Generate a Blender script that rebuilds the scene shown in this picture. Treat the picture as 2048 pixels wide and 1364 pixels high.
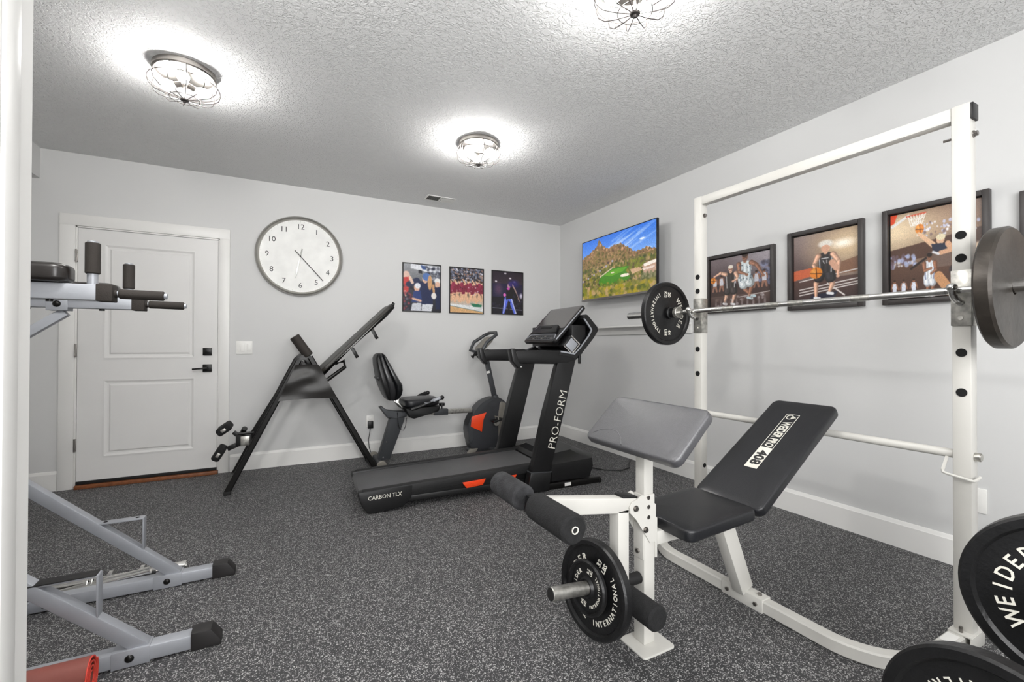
import bpy, bmesh, math, random
import numpy as np
from mathutils import Vector, Matrix

for o in list(bpy.data.objects):
    bpy.data.objects.remove(o)
SC = bpy.context.scene
COL = SC.collection

# ------------------------------------------------------------------ camera
CAMH = 1.16861
yaw, pitch, roll = 0.479489729, 0.0074405, 0.00249260
f_ = Vector((math.sin(yaw)*math.cos(pitch), math.cos(yaw)*math.cos(pitch), math.sin(pitch)))
r_ = Vector((math.cos(yaw), -math.sin(yaw), 0)); u_ = r_.cross(f_)
r2 = r_*math.cos(roll)+u_*math.sin(roll); u2 = -r_*math.sin(roll)+u_*math.cos(roll)
cd = bpy.data.cameras.new('camera'); cam = bpy.data.objects.new('camera', cd); COL.objects.link(cam)
cam.matrix_world = Matrix(((r2.x, u2.x, -f_.x, 0), (r2.y, u2.y, -f_.y, 0), (r2.z, u2.z, -f_.z, CAMH), (0, 0, 0, 1)))
cd.sensor_width = 36.0; cd.lens = 883.2*36/2048; cd.clip_start = 0.02
SC.camera = cam

# ------------------------------------------------------------------ world, fill light, exposure
w = bpy.data.worlds.new('world'); SC.world = w; w.use_nodes = True
w.node_tree.nodes['Background'].inputs[0].default_value = (1, 1, 1, 1)
w.node_tree.nodes['Background'].inputs[1].default_value = 0.15
SC.view_settings.view_transform = 'Standard'; SC.view_settings.look = 'None'
SC.view_settings.gamma = 1; SC.view_settings.use_curve_mapping = False
SC.view_settings.exposure = 0.60
def area(name, loc, target, sx, sy, power, color=(1, 1, 1)):
    l = bpy.data.lights.new(name, 'AREA'); l.shape = 'RECTANGLE'; l.size = sx; l.size_y = sy; l.energy = power; l.color = color
    o = bpy.data.objects.new(name, l); COL.objects.link(o); o.location = loc
    o.rotation_euler = (Vector(target)-Vector(loc)).to_track_quat('-Z', 'Y').to_euler()
    return o
area('camera_fill', (0.5, -1.5, 1.8), (1.3, 3.0, 1.2), 2.6, 1.6, 76)  # added soft fill from behind the camera, stands for no visible source
area('ceiling_fill', (-0.9, -1.1, 1.0), (0.3, 1.2, 2.7), 1.2, 1.2, 26)  # added upward fill that brightens the ceiling, no such source in the room
pl = bpy.data.lights.new('room_lamp_light', 'POINT'); pl.energy = 34; pl.shadow_soft_size = .08; pl.color = (1, .985, .965)
po = bpy.data.objects.new('room_lamp_light', pl); COL.objects.link(po); po.location = (-.48, 1.40, 2.58)
BULB = 120.0

# ------------------------------------------------------------------ materials
MATS = {}
def mat(name, col, rough=0.5, metal=0.0, bump=None, var=None, coat=0.0, coatr=.15, emit=None, spec=None, alpha=None):
    if name in MATS: return MATS[name]
    m = bpy.data.materials.new(name); m.use_nodes = True; nt = m.node_tree; b = nt.nodes['Principled BSDF']
    c = tuple(x/255 for x in col) if max(col) > 1 else col
    c = tuple((x/12.92 if x <= .04045 else ((x+.055)/1.055)**2.4) for x in c)
    b.inputs['Base Color'].default_value = (*c, 1); b.inputs['Roughness'].default_value = rough; b.inputs['Metallic'].default_value = metal
    if coat: b.inputs['Coat Weight'].default_value = coat; b.inputs['Coat Roughness'].default_value = coatr
    if spec is not None: b.inputs['Specular IOR Level'].default_value = spec
    if alpha is not None: b.inputs['Alpha'].default_value = alpha
    tc = nt.nodes.new('ShaderNodeTexCoord')
    # small colour / roughness variation so nothing is perfectly flat
    n = nt.nodes.new('ShaderNodeTexNoise'); n.inputs['Scale'].default_value = (var or (8, .06))[0]; n.inputs['Detail'].default_value = 4
    nt.links.new(tc.outputs['Object'], n.inputs['Vector'])
    amt = (var or (8, .06))[1]
    mr = nt.nodes.new('ShaderNodeMapRange'); mr.inputs[1].default_value = .3; mr.inputs[2].default_value = .7; mr.inputs[3].default_value = 1-amt; mr.inputs[4].default_value = 1+amt
    nt.links.new(n.outputs['Fac'], mr.inputs[0])
    vm = nt.nodes.new('ShaderNodeVectorMath'); vm.operation = 'SCALE'; vm.inputs[0].default_value = c
    nt.links.new(mr.outputs[0], vm.inputs['Scale']); nt.links.new(vm.outputs[0], b.inputs['Base Color'])
    if bump:
        sc, st, dist = bump
        n2 = nt.nodes.new('ShaderNodeTexNoise'); n2.inputs['Scale'].default_value = sc; n2.inputs['Detail'].default_value = 3
        nt.links.new(tc.outputs['Object'], n2.inputs['Vector'])
        bp = nt.nodes.new('ShaderNodeBump'); bp.inputs['Strength'].default_value = st; bp.inputs['Distance'].default_value = dist
        nt.links.new(n2.outputs['Fac'], bp.inputs['Height']); nt.links.new(bp.outputs[0], b.inputs['Normal'])
    if emit:
        b.inputs['Emission Color'].default_value = (*emit[0], 1); b.inputs['Emission Strength'].default_value = emit[1]
    MATS[name] = m
    return m

wall_m = mat('wall_paint', (211, 211, 210), .75, bump=(260, .12, .002), var=(1.2, .015))
trim_m = mat('white_trim_paint', (232, 231, 228), .38, var=(3, .015))
door_m = mat('white_door_paint', (226, 225, 223), .42, var=(3, .015))
wsteel = mat('off_white_powder_coat', (206, 204, 198), .36, bump=(300, .08, .001), var=(5, .03))
silver = mat('silver_grey_paint', (168, 171, 177), .42, .35, bump=(420, .1, .001))
chrome = mat('chrome', (222, 221, 218), .24, 1.0, bump=(30, .05, .002), var=(20, .14))
worn = mat('worn_steel', (190, 188, 182), .38, .95, bump=(60, .25, .002), var=(45, .3))
nickel = mat('brushed_nickel', (150, 146, 142), .32, 1.0)
wire_m = mat('wire_cage_metal', (70, 66, 64), .4, .6)
iron = mat('black_cast_iron', (22, 22, 23), .36, .1, bump=(90, .35, .003), var=(14, .25))
iron_back = mat('worn_cast_iron', (62, 57, 52), .38, .45, bump=(25, .4, .004), var=(9, .4))
letter_m = mat('white_lettering', (222, 219, 208), .5)
vinyl = mat('black_vinyl', (21, 22, 26), .38, bump=(420, .55, .0015), var=(40, .12), coat=.15)
vinyl_sheen = mat('glossy_embossed_vinyl', (60, 60, 64), .42, bump=(330, .8, .0018), var=(60, .15), spec=1.0, coat=.9, coatr=.42)  # black pad's broad sheen is put into the colour by a lifted base
foam = mat('black_foam', (24, 24, 25), .95, bump=(260, .8, .003), var=(60, .3))
foam_worn = mat('dusty_black_foam', (44, 44, 46), .95, bump=(160, .9, .004), var=(28, .5))
plastic = mat('black_plastic', (13, 13, 14), .42, bump=(300, .1, .001))
plastic_g = mat('satin_black_plastic', (19, 19, 20), .36, bump=(300, .1, .001))
blk_metal = mat('black_painted_metal', (16, 15, 14), .34, .3)
rubber = mat('black_rubber', (18, 17, 17), .7, bump=(120, .2, .002))
grip_m = mat('brown_black_grip', (44, 39, 35), .8, bump=(200, .4, .002))
charc = mat('charcoal_painted_steel', (66, 68, 71), .45, .3)
shroud = mat('charcoal_plastic', (52, 53, 57), .4)
shroud_l = mat('warm_grey_plastic', (126, 122, 114), .45)
orange = mat('orange_red_plastic', (226, 66, 22), .4)
belt_m = mat('treadmill_belt', (80, 80, 81), .5, bump=(500, .3, .001))
rail_m = mat('ribbed_rail', (24, 24, 25), .6, bump=(200, .3, .002))
frame_m = mat('dark_frame_wood', (58, 54, 53), .4)
frame_b = mat('thin_black_frame', (28, 26, 25), .4)
white_pl = mat('white_plastic', (236, 235, 231), .35)
dark_hole = mat('dark_recess', (10, 10, 10), .9)
wood_m = mat('oak_threshold', (128, 76, 44), .5, var=(30, .2))
redmat = mat('red_rubber_mat', (124, 66, 57), .6, bump=(80, .1, .002))
redend = mat('bright_red_mat', (214, 66, 50), .55)
glass_m = mat('glossy_console_screen', (66, 62, 60), .12, coat=.6)
clock_f = mat('clock_dial', (236, 236, 233), .5)
greyhand = mat('silver_clock_hand', (186, 186, 182), .3, .6)
blackink = mat('black_ink', (42, 42, 42), .5)
greycloth = mat('grey_upholstery', (150, 146, 142), .8)
platerim = mat('slate_grey_iron', (96, 96, 102), .4, .3, bump=(60, .2, .002), var=(10, .1))
bulb_m = mat('glowing_bulb', (255, 255, 255), .3, emit=((1.0, .985, .965), BULB))

def floor_mat():
    m = bpy.data.materials.new('speckled_rubber'); m.use_nodes = True; nt = m.node_tree; b = nt.nodes['Principled BSDF']; L = nt.links.new
    tc = nt.nodes.new('ShaderNodeTexCoord')
    def flecks(scale, thr, rmax, seed):
        mp = nt.nodes.new('ShaderNodeMapping'); mp.inputs['Location'].default_value = (seed, seed*.7, 0); L(tc.outputs['Object'], mp.inputs['Vector'])
        nz = nt.nodes.new('ShaderNodeTexNoise'); nz.inputs['Scale'].default_value = scale*.9; L(mp.outputs[0], nz.inputs['Vector'])
        ad = nt.nodes.new('ShaderNodeVectorMath'); ad.operation = 'MULTIPLY_ADD'; ad.inputs[1].default_value = (.9/scale,)*3
        L(nz.outputs['Color'], ad.inputs[0]); L(mp.outputs[0], ad.inputs[2])
        v = nt.nodes.new('ShaderNodeTexVoronoi'); v.inputs['Scale'].default_value = scale; L(ad.outputs[0], v.inputs['Vector'])
        sp = nt.nodes.new('ShaderNodeSeparateColor'); L(v.outputs['Color'], sp.inputs[0])
        g = nt.nodes.new('ShaderNodeMath'); g.operation = 'GREATER_THAN'; g.inputs[1].default_value = thr; L(sp.outputs[0], g.inputs[0])
        l = nt.nodes.new('ShaderNodeMath'); l.operation = 'LESS_THAN'; l.inputs[1].default_value = rmax; L(v.outputs['Distance'], l.inputs[0])
        mu = nt.nodes.new('ShaderNodeMath'); mu.operation = 'MULTIPLY'; L(g.outputs[0], mu.inputs[0]); L(l.outputs[0], mu.inputs[1])
        m2 = nt.nodes.new('ShaderNodeMath'); m2.operation = 'MULTIPLY'; L(mu.outputs[0], m2.inputs[0]); L(sp.outputs[1], m2.inputs[1])
        return m2
    a = flecks(140, .66, .40, 1.3); c = flecks(250, .55, .45, 4.1)
    mx = nt.nodes.new('ShaderNodeMath'); mx.operation = 'MAXIMUM'; L(a.outputs[0], mx.inputs[0]); L(c.outputs[0], mx.inputs[1])
    pw = nt.nodes.new('ShaderNodeMath'); pw.operation = 'POWER'; pw.inputs[1].default_value = .7; L(mx.outputs[0], pw.inputs[0])
    mixc = nt.nodes.new('ShaderNodeMix'); mixc.data_type = 'RGBA'; L(pw.outputs[0], mixc.inputs['Factor'])
    mixc.inputs['A'].default_value = (.030, .030, .032, 1); mixc.inputs['B'].default_value = (.52, .515, .505, 1)
    L(mixc.outputs['Result'], b.inputs['Base Color']); b.inputs['Roughness'].default_value = .62
    nn = nt.nodes.new('ShaderNodeTexNoise'); nn.inputs['Scale'].default_value = 220; L(tc.outputs['Object'], nn.inputs['Vector'])
    bp = nt.nodes.new('ShaderNodeBump'); bp.inputs['Strength'].default_value = .35; bp.inputs['Distance'].default_value = .002
    L(nn.outputs['Fac'], bp.inputs['Height']); L(bp.outputs[0], b.inputs['Normal'])
    return m
def ceil_mat():
    m = bpy.data.materials.new('knockdown_ceiling'); m.use_nodes = True; nt = m.node_tree; b = nt.nodes['Principled BSDF']; L = nt.links.new
    b.inputs['Base Color'].default_value = (.84, .84, .835, 1); b.inputs['Roughness'].default_value = .85
    tc = nt.nodes.new('ShaderNodeTexCoord')
    n = nt.nodes.new('ShaderNodeTexNoise'); n.inputs['Scale'].default_value = 42; n.inputs['Detail'].default_value = 4; n.inputs['Distortion'].default_value = 1.2
    L(tc.outputs['Object'], n.inputs['Vector'])
    r = nt.nodes.new('ShaderNodeMapRange'); r.inputs[1].default_value = .44; r.inputs[2].default_value = .56; r.interpolation_type = 'SMOOTHSTEP'; L(n.outputs['Fac'], r.inputs[0])
    n2 = nt.nodes.new('ShaderNodeTexNoise'); n2.inputs['Scale'].default_value = 160; L(tc.outputs['Object'], n2.inputs['Vector'])
    ad = nt.nodes.new('ShaderNodeMath'); ad.operation = 'MULTIPLY_ADD'; ad.inputs[1].default_value = .4; L(n2.outputs['Fac'], ad.inputs[0]); L(r.outputs[0], ad.inputs[2])
    bp = nt.nodes.new('ShaderNodeBump'); bp.inputs['Strength'].default_value = .8; bp.inputs['Distance'].default_value = .006
    L(ad.outputs[0], bp.inputs['Height']); L(bp.outputs[0], b.inputs['Normal'])
    return m
def art_mat(name, rough, emit=0):
    m = bpy.data.materials.new(name); m.use_nodes = True; nt = m.node_tree; b = nt.nodes['Principled BSDF']
    a = nt.nodes.new('ShaderNodeAttribute'); a.attribute_name = 'art'
    if emit:
        b.inputs['Base Color'].default_value = (.01, .01, .01, 1)
        nt.links.new(a.outputs['Color'], b.inputs['Emission Color']); b.inputs['Emission Strength'].default_value = emit
    else: nt.links.new(a.outputs['Color'], b.inputs['Base Color'])
    b.inputs['Roughness'].default_value = rough
    return m
floor_m = floor_mat(); ceil_m = ceil_mat(); art_m = art_mat('printed_photo', .28); tv_m = art_mat('screen_picture', .2, 0.74)

# ------------------------------------------------------------------ mesh helpers (all in world coordinates)
V = Vector
def frame(d, up=(0, 0, 1)):
    d = V(d).normalized(); up = V(up)
    if abs(d.dot(up)) > .999*up.length: up = V((0, 1, 0)) if abs(d.y) < .9 else V((1, 0, 0))
    x = d.cross(up).normalized(); y = x.cross(d).normalized()
    return d, x, y
class G:
    def __init__(s): s.bm = bmesh.new()
    def face(s, vs):
        try: return s.bm.faces.new(vs)
        except ValueError: return None
    def merge(s, other):
        me = bpy.data.meshes.new('t'); other.to_mesh(me); other.free(); s.bm.from_mesh(me); bpy.data.meshes.remove(me)
    def box(s, c, size, axes=None, bev=0.0, seg=2):
        t = bmesh.new(); c = V(c); ax = [V(a) for a in (axes or ((1, 0, 0), (0, 1, 0), (0, 0, 1)))]
        vs = []
        for i in (-.5, .5):
            for j in (-.5, .5):
                for k in (-.5, .5): vs.append(t.verts.new(c+ax[0]*size[0]*i+ax[1]*size[1]*j+ax[2]*size[2]*k))
        for q in ((0, 1, 3, 2), (4, 6, 7, 5), (0, 4, 5, 1), (2, 3, 7, 6), (0, 2, 6, 4), (1, 5, 7, 3)): t.faces.new([vs[i] for i in q])
        if bev > 0: bmesh.ops.bevel(t, geom=t.edges[:], offset=bev, segments=seg, affect='EDGES', profile=.5)
        s.merge(t); return s
    def bx(s, a, b, bev=0.0):
        a, b = V(a), V(b); d = b-a; return s.box((a+b)/2, (abs(d.x), abs(d.y), abs(d.z)), None, bev)
    def bar(s, p, q, w, h, up=(0, 0, 1), bev=0.003):
        p, q = V(p), V(q); d, x, y = frame(q-p, up); return s.box((p+q)/2, ((q-p).length, w, h), (d, x, y), bev)
    def cyl(s, p, q, r, seg=24, r2=None, bev=0):
        r2 = r if r2 is None else r2; L = (V(q)-V(p)).length
        b = min(bev, r*.45, L*.3)
        prof = [(0, 0), (r-b, 0), (r, b), (r2, L-b), (r2-b, L), (0, L)] if b else [(0, 0), (r, 0), (r2, L), (0, L)]
        return s.lathe(prof, p, V(q)-V(p), seg)
    def lathe(s, prof, o, axis, seg=32, closed=False):
        o = V(o); d, x, y = frame(axis); rings = []
        for r, h in prof:
            if r < 1e-6: rings.append([s.bm.verts.new(o+d*h)])
            else: rings.append([s.bm.verts.new(o+d*h+(x*math.cos(2*math.pi*i/seg)+y*math.sin(2*math.pi*i/seg))*r) for i in range(seg)])
        n = len(rings)
        for k in range(n if closed else n-1):
            a, b = rings[k], rings[(k+1) % n]
            for i in range(seg):
                j = (i+1) % seg
                if len(a) == 1 and len(b) == 1: break
                if len(a) == 1: s.face([a[0], b[i], b[j]])
                elif len(b) == 1: s.face([a[i], b[0], a[j]])
                else: s.face([a[i], b[i], b[j], a[j]])
        return s
    def tube(s, path, r, seg=12, closed=False, rz=None):
        # round (or flattened) tube along a path
        P = [V(p) for p in path]; n = len(P); rings = []; up = None
        for i in range(n):
            if closed: d = (P[(i+1) % n]-P[i-1]).normalized()
            else: d = ((P[i+1] if i < n-1 else P[i])-(P[i-1] if i else P[i])).normalized()
            if up is None: _, x, y = frame(d)
            else: x = (up-d*up.dot(d)).normalized(); y = d.cross(x)
            up = x; rr = r[i] if isinstance(r, (list, tuple)) else r
            rings.append([s.bm.verts.new(P[i]+(x*math.cos(2*math.pi*k/seg)+y*math.sin(2*math.pi*k/seg))*rr) for k in range(seg)])
        for i in range(n if closed else n-1):
            a, b = rings[i], rings[(i+1) % n]
            for k in range(seg): s.face([a[k], a[(k+1) % seg], b[(k+1) % seg], b[k]])
        if not closed: s.face(list(reversed(rings[0]))); s.face(rings[-1])
        return s
    def rtube(s, path, w, h, up=(0, 0, 1), c=.006):
        # rectangular tube with softened corners along a path
        P = [V(p) for p in path]; n = len(P); rings = []
        cs = [(w/2-c, h/2), (w/2, h/2-c), (w/2, -h/2+c), (w/2-c, -h/2), (-w/2+c, -h/2), (-w/2, -h/2+c), (-w/2, h/2-c), (-w/2+c, h/2)]
        for i in range(n):
            d0 = (P[i]-P[i-1]).normalized() if i else (P[1]-P[0]).normalized()
            d1 = (P[i+1]-P[i]).normalized() if i < n-1 else d0
            d = (d0+d1).normalized(); _, x, y = frame(d, up); k = 1/max(.5, d.dot(d0))
            rings.append([s.bm.verts.new(P[i]+x*a*(k if abs(x.z) < .5 else 1)+y*b) for a, b in cs])
        for i in range(n-1):
            for k in range(8): s.face([rings[i][k], rings[i][(k+1) % 8], rings[i+1][(k+1) % 8], rings[i+1][k]])
        s.face(list(reversed(rings[0]))); s.face(rings[-1]); return s
    def prism(s, pts, o, x, y, depth, bev=0):
        # polygon pts in the plane (x, y) at o, extruded by depth along x cross y, centred
        t = bmesh.new(); o, x, y = V(o), V(x).normalized(), V(y).normalized(); nrm = x.cross(y)
        a = [t.verts.new(o+x*p[0]+y*p[1]-nrm*depth/2) for p in pts]; b = [t.verts.new(o+x*p[0]+y*p[1]+nrm*depth/2) for p in pts]
        n = len(pts); t.faces.new(list(reversed(a))); t.faces.new(b)
        for i in range(n): t.faces.new([a[i], a[(i+1) % n], b[(i+1) % n], b[i]])
        if bev:
            es = [e for e in t.edges if any(len(f.verts) == n for f in e.link_faces)] if n > 4 else t.edges[:]
            bmesh.ops.bevel(t, geom=es, offset=bev, segments=2, affect='EDGES', profile=.5)
        bmesh.ops.triangulate(t, faces=[f for f in t.faces if len(f.verts) > 4])
        s.merge(t); return s
    def strip(s, outer, inner, o, x, y, depth):
        # closed-section band between two open polylines, extruded
        o, x, y = V(o), V(x).normalized(), V(y).normalized(); nrm = x.cross(y); n = len(outer); q = []
        for sg in (-.5, .5):
            q.append(([s.bm.verts.new(o+x*p[0]+y*p[1]+nrm*depth*sg) for p in outer], [s.bm.verts.new(o+x*p[0]+y*p[1]+nrm*depth*sg) for p in inner]))
        (o0, i0), (o1, i1) = q
        for k in range(n-1):
            s.face([o0[k], o0[k+1], o1[k+1], o1[k]]); s.face([i0[k], i1[k], i1[k+1], i0[k+1]])
            s.face([o0[k], i0[k], i0[k+1], o0[k+1]]); s.face([o1[k], o1[k+1], i1[k+1], i1[k]])
        s.face([o0[0], o1[0], i1[0], i0[0]]); s.face([o0[-1], i0[-1], i1[-1], o1[-1]]); return s
    def pad(s, c, X, Y, lx, ly, t, rc=.04, re=.012, dome=.004, taper=None):
        # upholstered pad: rounded-rectangle outline in (X, Y), thickness t centred on c; optional taper(u)->width factor
        c, X, Y = V(c), V(X).normalized(), V(Y).normalized(); N = X.cross(Y)
        def loop(ins, h):
            r = max(rc-ins, .004); out = []
            for cx, cy, a0 in ((1, 1, 0), (-1, 1, 90), (-1, -1, 180), (1, -1, 270)):
                for k in range(7):
                    a = math.radians(a0+15*k); px = cx*(lx/2-ins-r)+r*math.cos(a); py = cy*(ly/2-ins-r)+r*math.sin(a)
                    if taper: py *= taper(px/lx+.5)
                    out.append(s.bm.verts.new(c+X*px+Y*py+N*h))
            return out
        rings = []
        for k in range(5):
            a = math.radians(22.5*k); rings.append(loop(re*(1-math.sin(a)), -t/2+re*(1-math.cos(a))))
        for k in range(5):
            a = math.radians(22.5*k); rings.append(loop(re*(1-math.cos(a)), t/2-re*(1-math.sin(a))))
        rings.append(loop(re+min(lx, ly)*.1, t/2+dome*.7))
        n = len(rings[0])
        for a, b in zip(rings, rings[1:]):
            for i in range(n): s.face([a[i], a[(i+1) % n], b[(i+1) % n], b[i]])
        s.face(list(reversed(rings[0])))
        top = s.bm.verts.new(c+N*(t/2+dome))
        for i in range(n): s.face([rings[-1][i], rings[-1][(i+1) % n], top])
        return s
    def ball(s, c, r, seg=20, sx=1, sy=1, sz=1):
        t = bmesh.new(); bmesh.ops.create_uvsphere(t, u_segments=seg, v_segments=seg//2+2, radius=r)
        for v in t.verts: v.co = V((v.co.x*sx, v.co.y*sy, v.co.z*sz))+V(c)
        s.merge(t); return s
    def text(s, txt, o, x, y, size, depth=.0008, sx=1.0, bold=0.0, align='CENTER'):
        cu = bpy.data.curves.new('t', 'FONT'); cu.body = txt; cu.size = 1; cu.align_x = align; cu.align_y = 'CENTER'; cu.resolution_u = 2
        cu.extrude = depth/2/size; cu.offset = bold
        ob = bpy.data.objects.new('t', cu); COL.objects.link(ob); dg = bpy.context.evaluated_depsgraph_get()
        me = bpy.data.meshes.new_from_object(ob.evaluated_get(dg)); bpy.data.objects.remove(ob); bpy.data.curves.remove(cu)
        o, x, y = V(o), V(x).normalized(), V(y).normalized(); z = x.cross(y)
        M = Matrix(((x.x*size*sx, y.x*size, z.x*size, o.x), (x.y*size*sx, y.y*size, z.y*size, o.y), (x.z*size*sx, y.z*size, z.z*size, o.z), (0, 0, 0, 1)))
        me.transform(M); b2 = bmesh.new(); b2.from_mesh(me); bmesh.ops.remove_doubles(b2, verts=b2.verts, dist=1e-6); bpy.data.meshes.remove(me); s.merge(b2); return s
def wpos(o):
    p = V((0, 0, 0))
    while o: p = p+o.location; o = o.parent
    return p
def link(name, me, m, parent=None, loc=V((0, 0, 0))):
    o = bpy.data.objects.new(name, me); COL.objects.link(o)
    if m: me.materials.append(m)
    o.location = loc-(wpos(parent) if parent else V((0, 0, 0)))
    if parent: o.parent = parent
    return o
def obj(name, g, m, parent=None, ang=35, base=None, label=None):
    bm = g.bm; bmesh.ops.remove_doubles(bm, verts=bm.verts, dist=1e-6); bmesh.ops.recalc_face_normals(bm, faces=bm.faces)
    xs = [v.co for v in bm.verts]; lo = V([min(c[i] for c in xs) for i in range(3)]); hi = V([max(c[i] for c in xs) for i in range(3)])
    c = (lo+hi)/2 if parent else (V((((lo+hi)/2).x, ((lo+hi)/2).y, lo.z)) if base is None else V(base))
    bmesh.ops.translate(bm, verts=bm.verts, vec=-c)
    me = bpy.data.meshes.new(name); bm.to_mesh(me); bm.free()
    for p in me.polygons: p.use_smooth = True
    me.set_sharp_from_angle(angle=math.radians(ang))
    o = link(name, me, m, parent, c)
    if label: o['label'] = label
    return o
def thing(name, label, cat, loc, group=None, kind=None):
    o = bpy.data.objects.new(name, None); COL.objects.link(o); o.location = loc; o.empty_display_size = .05
    tag(o, label, cat, group, kind); return o
def islands(name, g, m, parent):
    # every loose piece of g becomes its own part
    bm = g.bm; bm.verts.index_update(); seen = set(); out = []
    for v0 in bm.verts:
        if v0.index in seen: continue
        st = [v0]; seen.add(v0.index); isl = []
        while st:
            v = st.pop(); isl.append(v)
            for e in v.link_edges:
                q = e.other_vert(v)
                if q.index not in seen: seen.add(q.index); st.append(q)
        mp = {v: i for i, v in enumerate(isl)}; fs = {f for v in isl for f in v.link_faces}
        h = G(); nv = [h.bm.verts.new(v.co) for v in isl]
        for f in fs: h.face([nv[mp[v]] for v in f.verts])
        out.append(obj(name, h, m, parent))
    bm.free(); return out
def tag(o, label=None, cat=None, group=None, kind=None):
    for k, v in (('label', label), ('category', cat), ('group', group), ('kind', kind)):
        if v: o[k] = v
    return o
def struct(name, g, m, parent=None, label=None, cat=None):
    o = obj(name, g, m, parent, base=(0, 0, 0) if not parent else None)
    if not parent: tag(o, label, cat, None, 'structure')
    return o
def copy_tree(o, parent=None):
    c = o.copy(); COL.objects.link(c)
    if parent: c.parent = parent
    for ch in list(o.children): copy_tree(ch, c)
    return c

# ------------------------------------------------------------------ room
XR, YB, H = 3.180, 4.773, 2.70
XL, YF, YP = -2.6, -2.0, 0.95
struct('floor', G().bx((XL, YF, -.1), (XR, YB, 0)), floor_m, None, 'black speckled rubber gym floor', 'floor')
struct('ceiling', G().bx((XL, YF, H), (XR, YB, H+.1)), ceil_m, None, 'white knockdown textured ceiling', 'ceiling')
struct('wall_back', G().bx((XL, YB, 0), (XR+.12, YB+.12, H)), wall_m, None, 'pale grey back wall with the door and clock', 'wall')
struct('wall_right', G().bx((XR, YF, 0), (XR+.12, YB, H)), wall_m, None, 'pale grey right wall with the television', 'wall')
struct('wall_left', G().bx((XL-.12, YP, 0), (XL, YB, H)), wall_m, None, 'pale grey side wall behind the power tower', 'wall')
struct('wall_front', G().bx((XL, YP-.13, 0), (-.366, YP, H)), wall_m, None, 'wall end beside the doorway at the left', 'wall')
struct('wall_soffit', G().bx((XL, 1.0, 2.462), (-1.693, YB, H)), wall_m, None, 'boxed soffit dropping from the ceiling at the far left', 'wall')
# door casing at the near left: jamb board and a proud stop
struct('trim_1', G().bx((-.366, .80, 0), (-.3465, YP+.0, H)).bx((-.3465, .862, 0), (-.3405, .902, H), .002), trim_m, None, 'white door jamb at the left edge', 'trim')
def base_run(name, a, b, n, h=.155):
    # baseboard with a chamfered top running from a to b; n points into the room
    a, b, n = V(a), V(b), V(n); t = .016; d = (b-a); L = d.length; d.normalize()
    prof = [(0, 0), (t, 0), (t, h-.022), (t-.005, h-.016), (t-.007, h-.006), (t-.012, h), (0, h)]
    x = n; y = V((0, 0, 1)); g = G(); g.prism(prof, (a+b)/2, x, y, L)
    return struct(name, g, trim_m, None, None, None)
tag(base_run('baseboard_back', (-.42, YB, 0), (XR-.016, YB, 0), (0, -1, 0)), 'white baseboard along the back wall right of the door', 'baseboard')
tag(base_run('baseboard_left', (XL, YB, 0), (-1.575, YB, 0), (0, -1, 0)), 'short white baseboard left of the door', 'baseboard')
tag(base_run('baseboard_right', (XR, -1.9, 0), (XR, YB, 0), (-1, 0, 0)), 'white baseboard along the right wall', 'baseboard')

# ------------------------------------------------------------------ door
DX0, DX1, DZ0, DZ1 = -1.463, -.520, .055, 2.098
ct = thing('trim_2', 'white casing around the closed white door', 'trim', (-1.0, YB, 0), kind='structure')
for nm, a, b in (('side_casing', (-1.572, YB-.022, 0), (-1.478, YB, 2.20)), ('side_casing', (-.507, YB-.022, 0), (-.428, YB, 2.20)), ('head_casing', (-1.572, YB-.024, 2.115), (-.428, YB, 2.205))):
    obj(nm, G().bx(a, b, .003), trim_m, ct)
for a, b in (((-1.478, YB-.012, 0), (-1.466, YB, 2.115)), ((-.517, YB-.012, 0), (-.507, YB, 2.115)), ((-1.478, YB-.012, 2.103), (-.507, YB, 2.115))):
    obj('jamb', G().bx(a, b, .001), trim_m, ct)
dr = thing('door_1', 'closed white two-panel door with black lever handle', 'door', (-.99, YB, 0), kind='structure')
g = G(); yf = YB-.010; yb = YB-.001
g.bx((DX0, yf+.007, DZ0), (DX1, yb, DZ1))
PX0, PX1 = -1.300, -.687
pans = [(.240, .866), (1.044, 1.982)]
for a, b in (((DX0, yf, DZ0), (PX0, yb, DZ1)), ((PX1, yf, DZ0), (DX1, yb, DZ1)), ((PX0, yf, DZ0), (PX1, yb, pans[0][0])), ((PX0, yf, pans[0][1]), (PX1, yb, pans[1][0])), ((PX0, yf, pans[1][1]), (PX1, yb, DZ1))): g.bx(a, b)
obj('door_slab', g, door_m, dr)
for z0, z1 in pans:
    g = G(); i = 0
    def ring(x0, x1, za, zb, y): return [g.bm.verts.new((x, y, z)) for x, z in ((x0, za), (x1, za), (x1, zb), (x0, zb))]
    R = [ring(PX0-.004, PX1+.004, z0-.004, z1+.004, yf-.004), ring(PX0+.006, PX1-.006, z0+.006, z1-.006, yf-.005), ring(PX0+.022, PX1-.022, z0+.022, z1-.022, yf+.004),
         ring(PX0+.034, PX1-.034, z0+.034, z1-.034, yf+.005), ring(PX0+.046, PX1-.046, z0+.046, z1-.046, yf-.003)]
    for a, b in zip(R, R[1:]):
        for k in range(4): g.face([a[k], a[(k+1) % 4], b[(k+1) % 4], b[k]])
    g.face(R[-1]); obj('door_panel', g, door_m, dr, ang=10)
for z in (1.872, 1.112, .350):
    h = obj('hinge', G().bx((-1.478, YB-.026, z-.05), (-1.462, YB-.012, z+.05), .002).cyl((-1.470, YB-.030, z-.052), (-1.470, YB-.030, z+.052), .006, 12), nickel, dr)
obj('threshold', G().bx((-1.466, YB-.05, 0), (-.508, YB, .030), .004), wood_m, dr)
obj('door_sweep', G().bx((DX0, YB-.024, .032), (DX1, YB-.002, .056), .001), rubber, dr)
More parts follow.
